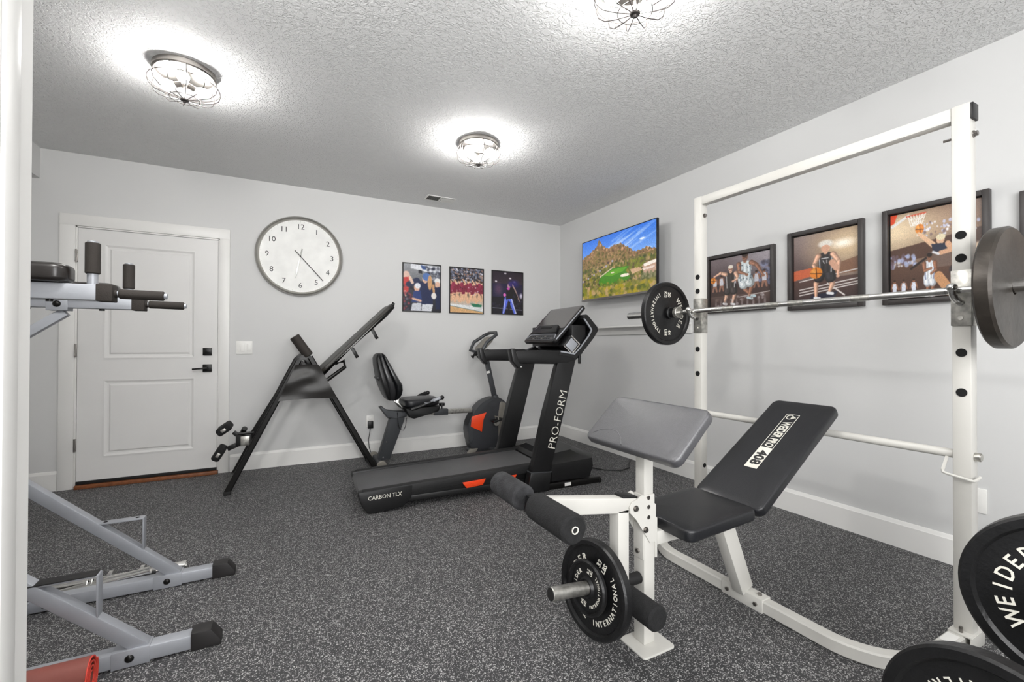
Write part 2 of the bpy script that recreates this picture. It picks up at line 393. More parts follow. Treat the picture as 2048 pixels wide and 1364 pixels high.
db = obj('deadbolt', G().bx((-.627, YB-.030, 1.064), (-.560, YB-.010, 1.130), .003).bx((-.612, YB-.034, 1.090), (-.575, YB-.030, 1.104), .001), blk_metal, dr)
hd = obj('handle', G().bx((-.627, YB-.028, .916), (-.560, YB-.010, .984), .003).cyl((-.593, YB-.028, .950), (-.593, YB-.065, .950), .010, 16).bar((-.590, YB-.062, .950), (-.700, YB-.062, .943), .010, .014), blk_metal, dr)

# ------------------------------------------------------------------ wall plates, vent
def switch_plate():
    t = thing('light_switch', 'white double rocker light switch right of the door', 'light switch', (-.312, YB, 1.07))
    obj('plate', G().bx((-.378, YB-.007, 1.072), (-.247, YB, 1.192), .003), white_pl, t)
    for x in (-.346, -.292): obj('rocker', G().bx((x, YB-.011, 1.098), (x+.034, YB-.006, 1.166), .002), white_pl, t)
switch_plate()
t = thing('wall_outlet', 'white outlet plate low on the back wall with a plug-in adapter', 'outlet', (.815, YB, .31))
obj('plate', G().bx((.778, YB-.006, .305), (.852, YB, .425), .003), white_pl, t)
for z in (.385, .340): obj('socket', G().bx((.798, YB-.008, z-.014), (.832, YB-.005, z+.014), .004), white_pl, t)
t = thing('power_adapter', 'small black plug-in adapter with a thin cord hanging from the outlet', 'power adapter', (.815, YB-.03, .29))
obj('adapter_body', G().bx((.790, YB-.045, .295), (.842, YB-.008, .368), .004), plastic, t)
pth = [(.815, YB-.028, .296), (.806, YB-.03, .24), (.796, YB-.034, .18), (.800, YB-.05, .10), (.825, YB-.070, .02), (.86, YB-.075, .006), (.95, YB-.06, .006)]
obj('cord', G().tube(pth, .0035, 8), plastic, t)
t = thing('wall_outlet', 'white outlet plate on the right wall beside the rack post', 'outlet', (XR, .91, .31))
obj('plate', G().bx((XR-.007, .880, .310), (XR, .955, .436), .003), white_pl, t)
t = thing('ceiling_vent', 'white rectangular supply vent in the ceiling near the back wall', 'vent', (1.47, 4.47, H))
obj('vent_frame', G().bx((1.312, 4.395, H-.006), (1.622, 4.412, H), .002).bx((1.312, 4.535, H-.006), (1.622, 4.552, H), .002).bx((1.312, 4.412, H-.006), (1.330, 4.535, H), .002).bx((1.604, 4.412, H-.006), (1.622, 4.535, H), .002).bx((1.460, 4.412, H-.006), (1.474, 4.535, H), .002), white_pl, t)
obj('duct', G().bx((1.33, 4.412, H-.003), (1.604, 4.535, H-.0005)), dark_hole, t)
for x0, sg in ((1.336, 1), (1.478, -1)):
    for k in range(8):
        x = x0+.0155*k+.006; c = V((x, 4.473, H-.006)); a = math.radians(50*sg)
        obj('slat', G().box(c, (.013, .12, .0012), ((math.cos(a), 0, math.sin(a)), (0, 1, 0), (-math.sin(a), 0, math.cos(a)))), white_pl, t)

# ------------------------------------------------------------------ ceiling lamps
def make_lamp(x, y, rot, label):
    t = thing('ceiling_lamp', label, 'ceiling lamp', (x, y, H), 'caged flush ceiling lamps')
    obj('canopy', G().lathe([(0, 0), (.142, 0), (.148, -.006), (.148, -.030), (.141, -.036), (.135, -.030), (0, -.028)], (x, y, H), (0, 0, 1), 48), nickel, t)
    zk = H-.170; g = G()
    prof = [(.140, -.034), (.152, -.050), (.164, -.075), (.167, -.098), (.158, -.125), (.130, -.148), (.080, -.160), (.018, -.168)]
    for k in range(12):
        a = rot+2*math.pi*k/12; ca, sa = math.cos(a), math.sin(a)
        g.tube([(x+r*ca, y+r*sa, H+h) for r, h in prof], .0022, 6)
    for r, h in ((.140, -.034), (.166, -.088), (.070, -.162)):
        g.tube([(x+r*math.cos(2*math.pi*i/40), y+r*math.sin(2*math.pi*i/40), H+h) for i in range(40)], .0019, 6, closed=True)
    obj('wire_cage', g, wire_m, t)
    obj('finial', G().lathe([(0, -.185), (.006, -.184), (.010, -.176), (.020, -.172), (.022, -.166), (.010, -.160), (0, -.158)], (x, y, H), (0, 0, 1), 16), wire_m, t)
    obj('stem', G().cyl((x, y, H-.03), (x, y, H-.165), .005, 12), nickel, t)
    for k in range(3):
        a = rot+.4+2*math.pi*k/3; ca, sa = math.cos(a), math.sin(a); px, py = x+.030*ca, y+.030*sa
        obj('socket', G().cyl((x+.012*ca, y+.012*sa, H-.076), (x+.050*ca, y+.050*sa, H-.082), .015, 16), nickel, t)
        g = G(); g.lathe([(.011, 0), (.016, .012), (.027, .030), (.030, .045), (.026, .060), (.015, .071), (0, .075)], (x+.050*ca, y+.050*sa, H-.082), (ca, sa, -.06), 18)
        obj('bulb', g, bulb_m, t)
    return t
make_lamp(-.493, 3.033, .2, 'caged nickel ceiling lamp with glowing bulbs, left above the door side of the room')
make_lamp(1.313, 3.084, .9, 'caged nickel ceiling lamp nearest the ceiling vent and back wall')
make_lamp(1.282, 1.374, .0, 'caged ceiling lamp cut off by the top edge, closest to the viewer')

# ------------------------------------------------------------------ clock
cc = V((.151, YB, 2.018)); CR = .385
t = thing('wall_clock', 'large round silver-rimmed wall clock with white dial showing 6:23', 'clock', cc)
obj('rim', G().lathe([(CR-.012, 0), (CR, .006), (CR, .030), (CR-.006, .042), (CR-.016, .047), (CR-.022, .043), (CR-.026, .036), (CR-.034, .020), (CR-.040, .018), (CR-.040, 0)], cc, (0, -1, 0), 96, closed=True), mat('brushed_steel', (176, 174, 168), .38, .85), t)
obj('dial', G().cyl(cc, cc+V((0, -.019, 0)), CR-.034, 96), clock_f, t, ang=30)
yd = YB-.0195
g = G()
for n in range(1, 13):
    a = math.radians(30*n); r = .285
    g.text(str(n), (cc.x+r*math.sin(a), yd, cc.z+r*math.cos(a)), (1, 0, 0), (0, 0, 1), .072, .0006)
islands('numeral', g, blackink, t)
g = G()
for n in range(60):
    a = math.radians(6*n); L = .016 if n % 5 == 0 else .007
    d = V((math.sin(a), 0, math.cos(a))); c = cc+d*(.338); c.y = yd
    g.box(c, (.0022, .0006, L), (d.cross(V((0, 1, 0))), (0, 1, 0), d))
tag(obj('minute_marks', g, greyhand, t), kind='stuff')
def hand(nm, ang, a, b, w, m, y):
    an = math.radians(ang); d = V((math.sin(an), 0, math.cos(an))); p = cc+d*a; q = cc+d*b; p.y = q.y = y
    obj(nm, G().bar(p, q, w, .0012, (0, 1, 0), .0003), m, t)
hand('hour_hand', 191.5, -.075, .220, .013, greyhand, yd-.006)
hand('minute_hand', 138, -.075, .305, .007, blackink, yd-.009)
obj('hand_hub', G().cyl((cc.x, yd, cc.z), (cc.x, yd-.012, cc.z), .007, 16), blackink, t)

# ------------------------------------------------------------------ painted pictures (vertex-coloured grids on flat prints)
class Art:
    def __init__(s, W, Hh, col):
        s.W, s.H = W, Hh; s.a = np.zeros((Hh, W, 3)); s.a[:] = np.array(col)/255
        s.u, s.v = np.meshgrid((np.arange(W)+.5)/W, (np.arange(Hh)+.5)/Hh); s.asp = Hh/W; s.px = 1.0/W
        s.rng = np.random.RandomState(7)
    def put(s, m, col, al=1.0):
        m = np.clip(m, 0, 1)[..., None]*al; s.a = s.a*(1-m)+np.array(col)/255*m
    def grad(s, v0, c0, v1, c1, u0=0, u1=1):
        t = np.clip((s.v-v0)/(v1-v0), 0, 1)[..., None]; m = ((s.v >= v0) & (s.v <= v1) & (s.u >= u0) & (s.u <= u1))[..., None]
        s.a = np.where(m, (np.array(c0)*(1-t)+np.array(c1)*t)/255, s.a)
    def poly(s, pts, col, al=1.0):
        ins = np.zeros(s.u.shape, bool); n = len(pts)
        for i in range(n):
            x0, y0 = pts[i]; x1, y1 = pts[(i+1) % n]
            if y0 == y1: continue
            c = ((s.v > min(y0, y1)) & (s.v <= max(y0, y1))); xi = x0+(s.v-y0)*(x1-x0)/(y1-y0); ins ^= c & (s.u < xi)
        s.put(ins.astype(float), col, al)
    def ell(s, cx, cy, rx, ry, col, al=1.0, soft=.12):
        d = np.sqrt(((s.u-cx)/rx)**2+((s.v-cy)/ry)**2); s.put((1-d)/soft+.5, col, al)
    def line(s, x0, y0, x1, y1, w, col, w2=None, al=1.0):
        w2 = w if w2 is None else w2; A = s.asp
        dx, dy = x1-x0, (y1-y0)*A; L = dx*dx+dy*dy+1e-9; px, py = s.u-x0, (s.v-y0)*A
        t = np.clip((px*dx+py*dy)/L, 0, 1); d = np.hypot(px-t*dx, py-t*dy); r = w*(1-t)+w2*t
        s.put((r-d)/s.px+.5, col, al)
    def speck(s, u0, v0, u1, v1, n, cols, r=.008, al=.8):
        for _ in range(n):
            c = cols[s.rng.randint(len(cols))]; k = .5+s.rng.rand()
            s.ell(u0+(u1-u0)*s.rng.rand(), v0+(v1-v0)*s.rng.rand(), r*k, r*k/s.asp, c, al, .5)
    def blur(s, k=1):
        for _ in range(k):
            p = np.pad(s.a, ((1, 1), (1, 1), (0, 0)), 'edge'); s.a = (p[1:-1, 1:-1]*2+p[:-2, 1:-1]+p[2:, 1:-1]+p[1:-1, :-2]+p[1:-1, 2:])/6
    def limb(s, x0, y0, x1, y1, w, col, w2):
        c = np.array(col); s.line(x0, y0, x1, y1, w, tuple(c*.72), w2)
        s.line(x0-w*.22, y0, x1-w2*.22, y1, w*.68, tuple(c), w2*.68); s.line(x0-w*.4, y0, x1-w2*.4, y1, w*.26, tuple(np.minimum(c*1.22, 255)), w2*.26)
    def noise(s, amp, sc=1):
        n = s.rng.randn(s.H//sc+2, s.W//sc+2); n = np.kron(n, np.ones((sc, sc)))[:s.H, :s.W]; s.a = np.clip(s.a*(1+amp*n[..., None]), 0, 1)
def art_mesh(name, art, o, x, y, W, Hh, m, parent):
    # o = top-left corner in the world, x to the right, y down
    a = np.clip(art.a, 0, 1); lin = np.where(a <= .04045, a/12.92, ((a+.055)/1.055)**2.4)
    h, w = a.shape[:2]; x, y = np.array(V(x).normalized()), np.array(V(y).normalized()); o = V(o); c = o+V(x)*W/2+V(y)*Hh/2
    uu, vv = np.meshgrid(np.linspace(-.5, .5, w), np.linspace(-.5, .5, h))
    co = (uu[..., None]*x*W+vv[..., None]*y*Hh).reshape(-1, 3)
    i = (np.arange(h-1)[:, None]*w+np.arange(w-1)).ravel(); f = np.stack([i, i+w, i+w+1, i+1], 1)
    me = bpy.data.meshes.new(name); me.vertices.add(len(co)); me.vertices.foreach_set('co', co.ravel())
    me.loops.add(f.size); me.loops.foreach_set('vertex_index', f.ravel().astype(np.int32))
    me.polygons.add(len(f)); me.polygons.foreach_set('loop_start', (np.arange(len(f))*4).astype(np.int32)); me.update(calc_edges=True)
    at = me.color_attributes.new('art', 'FLOAT_COLOR', 'POINT')
    at.data.foreach_set('color', np.concatenate([lin.reshape(-1, 3), np.ones((h*w, 1))], 1).ravel().astype(np.float32))
    return link(name, me, m, parent, c)
SK = (214, 160, 128); SKD = (150, 104, 80)
def fig(A, x, y, s, top, pants, hair, skin=SK, arms=((-.5, .3), (.5, .3)), legs=((-.25, 1.0), (.25, 1.0))):
    # small standing figure; (x, y) neck base, s = torso height in v units
    W = s*A.asp
    for lx, ly in legs: A.line(x+lx*.35*W, y+s*.95, x+lx*W, y+s*(.95+ly), .17*W, pants, .12*W)
    A.poly([(x-.33*W, y), (x+.33*W, y), (x+.27*W, y+s), (x-.27*W, y+s)], top)
    for ax, ay in arms: A.line(x+(.3 if ax > 0 else -.3)*W, y+.08*s, x+ax*W, y+ay*s, .10*W, skin, .07*W)
    A.ell(x, y-.22*s, .17*W, .22*s, skin); A.ell(x, y-.34*s, .18*W, .14*s, hair)
def poster_one():
    A = Art(92, 114, (120, 122, 126)); A.grad(0, (150, 152, 156), .35, (112, 114, 118)); A.grad(.35, (70, 68, 76), 1, (34, 34, 44))
    A.poly([(.2, .0), (1, .03), (1, .2), (.2, .1)], (222, 224, 230)); A.poly([(.46, .02), (.64, .03), (.6, .11), (.5, .1)], (52, 78, 130))
    A.poly([(.4, .12), (.5, .13), (.5, .2), (.4, .19)], (40, 40, 46)); A.speck(.6, .05, 1, .35, 60, [(40, 44, 60), (170, 174, 186), (88, 90, 100)], .03)
    A.ell(.08, .28, .1, .12, (222, 186, 170)); A.poly([(0, .3), (.16, .28), (.14, .6), (0, .62)], (196, 62, 60)); A.line(.05, .6, .1, .75, .03, (220, 180, 160))
    A.speck(0, .45, .3, 1, 60, [(30, 30, 44), (70, 70, 90), (150, 60, 70)], .03)
    A.line(.36, .36, .14, .44, .085, (36, 42, 74), .07); A.poly([(.36, .36), (.72, .38), (.82, .6), (.78, .86), (.44, .86), (.4, .6)], (34, 42, 78)); A.line(.18, .3, .24, .4, .04, (228, 196, 176))
    A.ell(.58, .31, .075, .09, (226, 184, 160)); A.ell(.62, .26, .11, .085, (84, 116, 176)); A.ell(.71, .38, .06, .16, (206, 158, 112)); A.line(.8, .44, .84, .66, .035, (198, 150, 106))
    A.ell(.92, .34, .08, .07, (236, 236, 236)); A.ell(.92, .42, .07, .07, (220, 180, 158)); A.poly([(.84, .48), (1, .46), (1, .95), (.88, .95)], (30, 38, 72))
    A.ell(.82, .66, .07, .07, (232, 226, 222)); A.ell(.36, .5, .075, .09, (224, 176, 152)); A.ell(.38, .46, .08, .06, (232, 232, 238)); A.poly([(.28, .58), (.46, .56), (.5, .8), (.22, .82)], (44, 62, 116))
    A.line(.26, .74, .46, .78, .03, (224, 180, 156)); A.poly([(.24, .84), (.48, .82), (.47, 1), (.2, 1)], (206, 208, 216)); A.poly([(.5, .85), (.8, .84), (.76, 1), (.48, 1)], (214, 216, 222))
    A.blur(1); A.noise(.06); return A
def poster_two():
    A = Art(92, 120, (60, 54, 58)); A.speck(0, 0, 1, .38, 620, [(214, 214, 222), (40, 38, 44), (120, 124, 140), (168, 130, 110), (28, 28, 36), (96, 104, 130)], .022, .9)
    A.grad(.56, (70, 62, 60), .66, (190, 156, 126)); A.grad(.66, (206, 168, 130), .84, (196, 190, 186)); A.grad(.84, (214, 214, 212), 1, (206, 160, 112))
    A.poly([(0, .8), (1, .86), (1, .98), (0, .84)], (226, 228, 228)); A.poly([(0, .86), (1, .98), (1, 1), (0, 1)], (214, 170, 120)); A.line(0, .85, 1, .97, .006, (60, 90, 84)); A.poly([(.6, .78), (.96, .8), (.94, .86), (.7, .86)], (44, 120, 88))
    for x in (.04, .16, .28, .42, .54, .68, .82, .94):
        fig(A, x, .36+.03*math.sin(x*20), .2, (128, 40, 62), (226, 180, 146), (70, 48, 40), (230, 186, 152), ((-.6, -.35), (.55, -.3)), ((-.45, .9), (.4, .95)))
    for x in (.1, .35, .6, .88): A.line(x, .36, x-.06, .52, .055, (150, 50, 76), .03)
    A.speck(0, .36, 1, .6, 40, [(226, 220, 220), (60, 30, 44)], .014); A.blur(1); A.noise(.07); return A
def poster_three():
    A = Art(88, 120, (34, 28, 44)); A.grad(0, (40, 30, 34), .28, (58, 46, 54)); A.grad(.28, (36, 32, 60), .6, (40, 36, 66)); A.grad(.6, (20, 18, 30), 1, (26, 24, 34))
    for x, y in ((.42, .04), (.58, .15), (.12, .24), (.72, .23)): A.ell(x, y, .035, .018, (236, 230, 236), 1, .8)
    A.ell(.2, .42, .11, .12, (116, 80, 104), .6, 1.2); A.ell(.7, .27, .16, .08, (48, 40, 120), .8, 1)
    A.line(0, .86, 1, .9, .006, (180, 180, 200)); A.speck(0, .66, 1, .86, 40, [(50, 42, 70), (70, 60, 92)], .03, .6); A.ell(.95, .56, .05, .06, (226, 220, 236), .9, 1)
    for k in range(14): A.line(.66+.01*k, .3+.02*k, .76+.012*k, .42+.022*k, .014, (190, 158, 148), .006)
    A.line(.36, .98, .46, .64, .035, (90, 110, 226), .07); A.line(.74, .98, .58, .64, .035, (96, 116, 230), .07); A.line(.36, .98, .42, .66, .012, (214, 218, 250)); A.line(.78, .98, .62, .64, .014, (220, 222, 250)); A.line(.52, .98, .56, .72, .03, (24, 22, 34))
    A.poly([(.46, .4), (.66, .36), (.7, .62), (.44, .66)], (22, 18, 26)); A.line(.66, .4, .8, .6, .045, (24, 20, 28)); A.ell(.54, .33, .05, .06, (196, 150, 160)); A.ell(.58, .29, .06, .05, (60, 44, 110)); A.ell(.52, .4, .05, .03, (220, 90, 190)); A.ell(.4, .55, .05, .04, (226, 110, 190))
    A.blur(1); A.noise(.06); return A
def player(A, x, y, s, jersey, trim, skin, hair, arms, legs, shorts=None, shoe=(230, 230, 232)):
    W = s*A.asp; sh = shorts or jersey
    for (kx, ky), (fx, fy) in legs:
        hx = x+(.16 if kx > 0 else -.16)*W
        A.limb(hx, y+.95*s, x+kx*W, y+ky*s, .17*W, skin, .12*W); A.limb(x+kx*W, y+ky*s, x+fx*W, y+fy*s, .12*W, skin, .065*W); A.line(x+fx*W-.05*W, y+fy*s, x+fx*W+.16*W, y+fy*s+.05*s, .07*W, shoe)
        A.limb(hx, y+.9*s, (hx+x+kx*W)/2, (y+.95*s+y+ky*s)/2, .24*W, sh, .25*W)
    A.poly([(x-.34*W, y+.02*s), (x-.12*W, y-.04*s), (x+.12*W, y-.04*s), (x+.34*W, y+.02*s), (x+.30*W, y+1.02*s), (x-.30*W, y+1.02*s)], jersey)
    c_ = np.array(jersey)
    for k in range(5): A.line(x+(-.2+.1*k)*W, y+.15*s, x+(-.24+.12*k)*W, y+.95*s, .018*W, tuple(c_*(.72 if k % 2 else 1.25)), .03*W, .6)
    A.line(x-.3*W, y, x-.25*W, y+s, .02*W, trim); A.line(x+.3*W, y, x+.25*W, y+s, .02*W, trim)
    for (ex, ey), (hx, hy) in arms:
        sx = x+(.34 if ex > 0 else -.34)*W
        A.limb(sx, y+.10*s, x+ex*W, y+ey*s, .14*W, skin, .10*W); A.limb(x+ex*W, y+ey*s, x+hx*W, y+hy*s, .10*W, skin, .055*W); A.ell(x+hx*W, y+hy*s, .08*W, .07*s, skin)
    A.ell(x, y-.04*s, .1*W, .1*s, skin); A.ell(x, y-.24*s, .155*W, .2*s, tuple(np.array(skin)*.8)); A.ell(x-.03*W, y-.25*s, .12*W, .17*s, skin); A.ell(x, y-.36*s, .17*W, .12*s, hair); A.line(x-.1*W, y-.2*s, x+.1*W, y-.2*s, .02*W, (90, 60, 48))
def ball_(A, x, y, r):
    A.ell(x, y, r, r/A.asp, (222, 134, 52)); A.ell(x-r*.3, y-r*.3/A.asp, r*.4, r*.4/A.asp, (240, 176, 96), .6, .8)
    A.line(x-r*.9, y, x+r*.9, y+r*.2/A.asp, r*.06, (70, 40, 24)); A.line(x, y-r*.9/A.asp, x+r*.15, y+r*.9/A.asp, r*.06, (70, 40, 24))
def court_one():
    A = Art(210, 176, (84, 70, 72)); A.grad(0, (122, 110, 112), .45, (78, 66, 68)); A.grad(.45, (70, 58, 58), .75, (74, 58, 54)); A.grad(.75, (96, 78, 72), 1, (62, 48, 46))
    A.ell(.95, .05, .4, .3, (170, 164, 172), .7, 1.4); A.speck(.8, .2, 1, .6, 40, [(130, 140, 176), (70, 64, 72)], .03, .6)
    for x in (.08, .2, .42, .78, .9): fig(A, x, .4, .14, (206, 206, 214), (150, 110, 92), (60, 44, 40), SKD, ((-.4, .7), (.4, .7)), ((-.3, .8), (.3, .8)))
    player(A, .36, .3, .3, (70, 64, 62), (220, 220, 220), (216, 172, 148), (222, 214, 200), (((-.7, -.05), (-1.15, .15)), ((.5, .45), (.15, .6))), (((-.3, 1.5), (-.45, 2.0)), ((.25, 1.5), (.1, 2.05))))
    player(A, .6, .14, .36, (206, 214, 216), (90, 110, 124), (150, 108, 88), (60, 44, 36), (((.6, .25), (.95, .85)), ((-.3, .5), (.1, .7))), (((.0, 1.45), (.35, 1.8)), ((.35, 1.3), (.2, 1.9))), shoe=(190, 210, 216))
    A.speck(.5, .2, .72, .55, 60, [(70, 90, 104), (226, 230, 232)], .008, .7)
    ball_(A, .045, .42, .05); A.line(.5, .8, 1, .74, .006, (190, 180, 176)); A.speck(.05, .78, .9, .98, 30, [(190, 184, 186), (120, 100, 92)], .02, .5)
    for k in range(10): A.ell(.1+.09*k, .93, .015, .09, (176, 168, 170), .5, 1.2)
    A.blur(1); A.noise(.06); return A
def court_two():
    A = Art(170, 212, (110, 94, 90)); A.grad(0, (134, 116, 110), .5, (96, 80, 78)); A.ell(.85, .22, .45, .3, (214, 186, 146), .9, 1.5); A.ell(.78, .2, .14, .05, (252, 244, 228), 1, 1.4)
    A.poly([(0, .5), (.3, .48), (.3, .6), (0, .64)], (198, 100, 66)); A.grad(.64, (88, 66, 60), 1, (60, 48, 48)); A.poly([(.5, .5), (1, .4), (1, .6), (.5, .62)], (128, 92, 70))
    for a, b in ((.78, .72), (.82, .76), (.66, .6), (.86, .79)): A.line(.1, a, 1, b-.03, .009, (216, 210, 206))
    A.line(.55, .72, .8, .9, .012, (210, 204, 200)); A.poly([(.3, .86), (.7, .84), (.62, .98), (.24, .98)], (44, 44, 58))
    player(A, .52, .3, .27, (58, 54, 54), (196, 200, 204), (214, 168, 142), (214, 208, 200), (((-.55, .55), (-.35, 1.0)), ((.6, .5), (.55, 1.25))), (((-.45, 1.5), (-.45, 2.25)), ((.3, 1.6), (.15, 2.05))), (58, 56, 58))
    A.line(.46, .37, .56, .37, .008, (210, 210, 210)); A.line(.48, .4, .5, .44, .006, (210, 210, 210)); A.line(.54, .4, .54, .44, .006, (210, 210, 210))
    A.ell(.52, .17, .11, .05, (226, 222, 214), .9, .5); A.ell(.52, .235, .07, .05, (208, 160, 134)); ball_(A, .37, .56, .1); A.line(.62, .44, .68, .52, .05, (208, 160, 134))
    A.blur(1); A.noise(.05); return A
def court_three():
    A = Art(230, 203, (120, 96, 80)); A.grad(0, (124, 96, 80), .3, (140, 110, 88)); A.ell(.0, .2, .5, .25, (244, 222, 184), .9, 1.6); A.grad(.62, (96, 70, 56), 1, (72, 52, 46))
    A.poly([(0, .42), (1, .3), (1, .5), (0, .58)], (84, 58, 46)); A.speck(.3, .16, 1, .32, 70, [(190, 196, 226), (120, 100, 100), (236, 236, 244)], .012, .8); A.poly([(.45, .5), (1, .44), (1, .66), (.5, .68)], (112, 92, 82))
    A.poly([(0, 0), (.09, 0), (.05, .1), (0, .12)], (226, 78, 42)); A.line(.02, .14, .22, .04, .014, (224, 222, 220)); A.line(.2, .05, .42, .04, .008, (214, 92, 66))
    for k in range(7):
        A.line(.215+.034*k, .05, .25+.02*k, .17, .004, (240, 236, 230)); A.line(.215+.034*k, .05, .25+.02*((k+2) % 7), .17, .003, (240, 236, 230))
    for v in (.09, .13): A.line(.23, v, .40, v, .003, (236, 232, 226))
    ball_(A, .35, .215, .05); A.speck(0, .5, .3, .62, 50, [(170, 180, 214), (220, 216, 220), (110, 90, 100)], .018, .8)
    A.line(.34, .27, .5, .42, .018, (224, 184, 148), .03); A.ell(.58, .37, .045, .055, (222, 180, 146)); A.ell(.585, .345, .05, .035, (226, 214, 180)); A.poly([(.48, .41), (.66, .42), (.64, .5), (.5, .5)], (44, 48, 66)); A.line(.66, .43, .7, .49, .03, (216, 168, 134)); A.line(.7, .5, .58, .52, .022, (216, 168, 134)); A.line(.5, .5, .56, .53, .012, (226, 226, 230))
    A.line(.25, .66, .42, .56, .012, (44, 34, 32))
    for x in (.05, .16, .28, .9): fig(A, x, .82, .1, (222, 226, 238), (80, 60, 56), (60, 44, 36), SKD, ((-.5, .7), (.5, .7)), ((-.3, .8), (.3, .8)))
    player(A, .46, .6, .2, (222, 226, 232), (60, 76, 130), SKD, (40, 30, 26), (((.4, .5), (.1, .7)), ((-.3, .5), (.1, .4))), (((-.1, 1.4), (-.2, 2.0)), ((.2, 1.4), (.15, 2.0))))
    A.line(.56, .78, .7, .98, .05, (196, 146, 104)); A.line(.72, .72, .8, .86, .05, (58, 50, 52)); A.ell(.96, .62, .06, .16, (222, 196, 170)); A.line(.9, .7, .96, .9, .05, (232, 224, 214))
    A.blur(1); A.noise(.05); return A
def desert():
    A = Art(260, 146, (70, 130, 220)); A.grad(0, (50, 112, 214), .55, (140, 180, 236)); R = A.rng
    for k in range(26):
        x = .35+.6*R.rand(); y = .02+.3*R.rand(); A.line(x-.12, y+.08, x+.12, y-.05, .01, (190, 212, 246), .004, .28)
    A.ell(.84, .22, .03, .015, (240, 244, 252), .9, .8); A.ell(.6, .28, .05, .02, (236, 240, 250), .8, 1); A.ell(.9, .38, .04, .02, (236, 240, 250), .7, 1)
    RX = [0, .124, .19, .235, .255, .272, .29, .304, .34, .396, .47, .556, .60, .66, .757, .82, .904, 1]; RY = [.28, .22, .17, .12, .06, .045, .07, .11, .17, .22, .20, .19, .22, .28, .385, .375, .36, .42]
    ridge = np.interp(A.u, RX, RY)+.008*np.sin(A.u*140)+.006*np.sin(A.u*61+1)
    A.put((A.v > ridge).astype(float), (132, 104, 70))
    for _ in range(1300):
        x = R.rand(); y = R.rand()*.6+.04; rr = np.interp(x, RX, RY)
        if y > rr+.012:
            rock = y < rr+.10
            c = [(206, 158, 118), (150, 110, 78), (88, 64, 44), (178, 134, 98), (120, 88, 60), (104, 98, 52)][R.randint(6)] if rock else [(150, 122, 78), (92, 86, 44), (74, 72, 34), (128, 110, 60), (108, 102, 50), (168, 134, 92)][R.randint(6)]
            A.ell(x, y, .006+.007*R.rand(), .010+.011*R.rand(), c, .75, .6)
    A.poly([(0, .60), (.3, .52), (.6, .46), (1, .43), (1, 1), (0, 1)], (104, 94, 52), .7)
    cols = [(84, 92, 34), (116, 114, 40), (58, 70, 30), (150, 132, 82), (176, 142, 106), (128, 122, 36), (92, 86, 52)]
    for _ in range(1300): A.ell(R.rand(), .48+.52*R.rand(), .009+.010*R.rand(), .014+.016*R.rand(), cols[R.randint(7)], .8, .6)
    for k in range(16): A.ell(.01+.03*k, .68-.016*k+.02*math.sin(k*2.3), .014, .018, [(166, 160, 176), (66, 56, 60), (190, 150, 120)][k % 3], .9, .5)
    A.poly([(.262, .74), (.30, .63), (.459, .557), (.694, .575), (.637, .637), (.70, .76), (.60, .82), (.40, .86), (.28, .80)], (64, 124, 24)); A.poly([(.34, .64), (.47, .58), (.66, .585), (.60, .64), (.44, .68)], (92, 152, 34)); A.ell(.625, .705, .058, .024, (226, 214, 196)); A.ell(.463, .627, .026, .011, (214, 204, 170))
    A.line(.28, .66, .46, .55, .005, (204, 186, 160)); A.poly([(.68, .60), (.78, .57), (.84, .68), (.72, .71)], (196, 160, 126))
    A.poly([(.84, .60), (1, .56), (1, .75), (.86, .77)], (184, 150, 128)); A.poly([(.85, .60), (.95, .575), (1, .57), (1, .61), (.87, .64)], (236, 224, 212)); A.poly([(.84, .66), (.98, .65), (.98, .68), (.85, .69)], (218, 198, 186))
    for _ in range(150): A.ell(.26+.40*R.rand(), .84+.03*R.randn(), .012, .02, [(70, 84, 30), (132, 130, 40), (92, 104, 36)][R.randint(3)], .85, .6)
    for _ in range(90): A.ell(.68+.17*R.rand(), .5+.12*R.rand(), .014, .022, [(104, 112, 32), (124, 128, 44), (88, 76, 46)][R.randint(3)], .8, .6)
    for _ in range(90): A.ell(.84+.16*R.rand(), .74+.12*R.rand(), .014, .026, [(96, 96, 62), (128, 124, 90), (78, 84, 44)][R.randint(3)], .85, .6)
    for _ in range(300): A.ell(R.rand(), .84+.16*R.rand(), .014+.014*R.rand(), .02+.025*R.rand(), [(160, 142, 28), (112, 116, 30), (66, 78, 30), (130, 122, 60), (176, 146, 100)][R.randint(5)], .75, .6)
    A.noise(.06); return A
def back_poster(x0, x1, z0, z1, A, label):
    t = thing('framed_poster', label, 'poster', ((x0+x1)/2, YB, z0)); d = .016; w = .011
    for a, b in (((x0, YB-d, z0), (x0+w, YB, z1)), ((x1-w, YB-d, z0), (x1, YB, z1)), ((x0+w, YB-d, z0), (x1-w, YB, z0+w)), ((x0+w, YB-d, z1-w), (x1-w, YB, z1))): obj('frame_side', G().bx(a, b, .0015), frame_b, t)
    art_mesh('print', A, (x0+w, YB-d+.005, z1-w), (1, 0, 0), (0, 0, -1), x1-x0-2*w, z1-z0-2*w, art_m, t)
    obj('backing', G().bx((x0+w, YB-.008, z0+w), (x1-w, YB-.001, z1-w)), frame_b, t)
back_poster(1.143, 1.577, 1.521, 2.053, poster_one(), 'thin-framed photo of a hugging group in navy sportswear, leftmost on the back wall')
back_poster(1.674, 2.101, 1.520, 2.052, poster_two(), 'thin-framed photo of a dance line in maroon dresses, middle one on the back wall')
back_poster(2.202, 2.630, 1.526, 2.052, poster_three(), 'thin-framed dark stage photo of a dancer in blue trousers, nearest the corner')
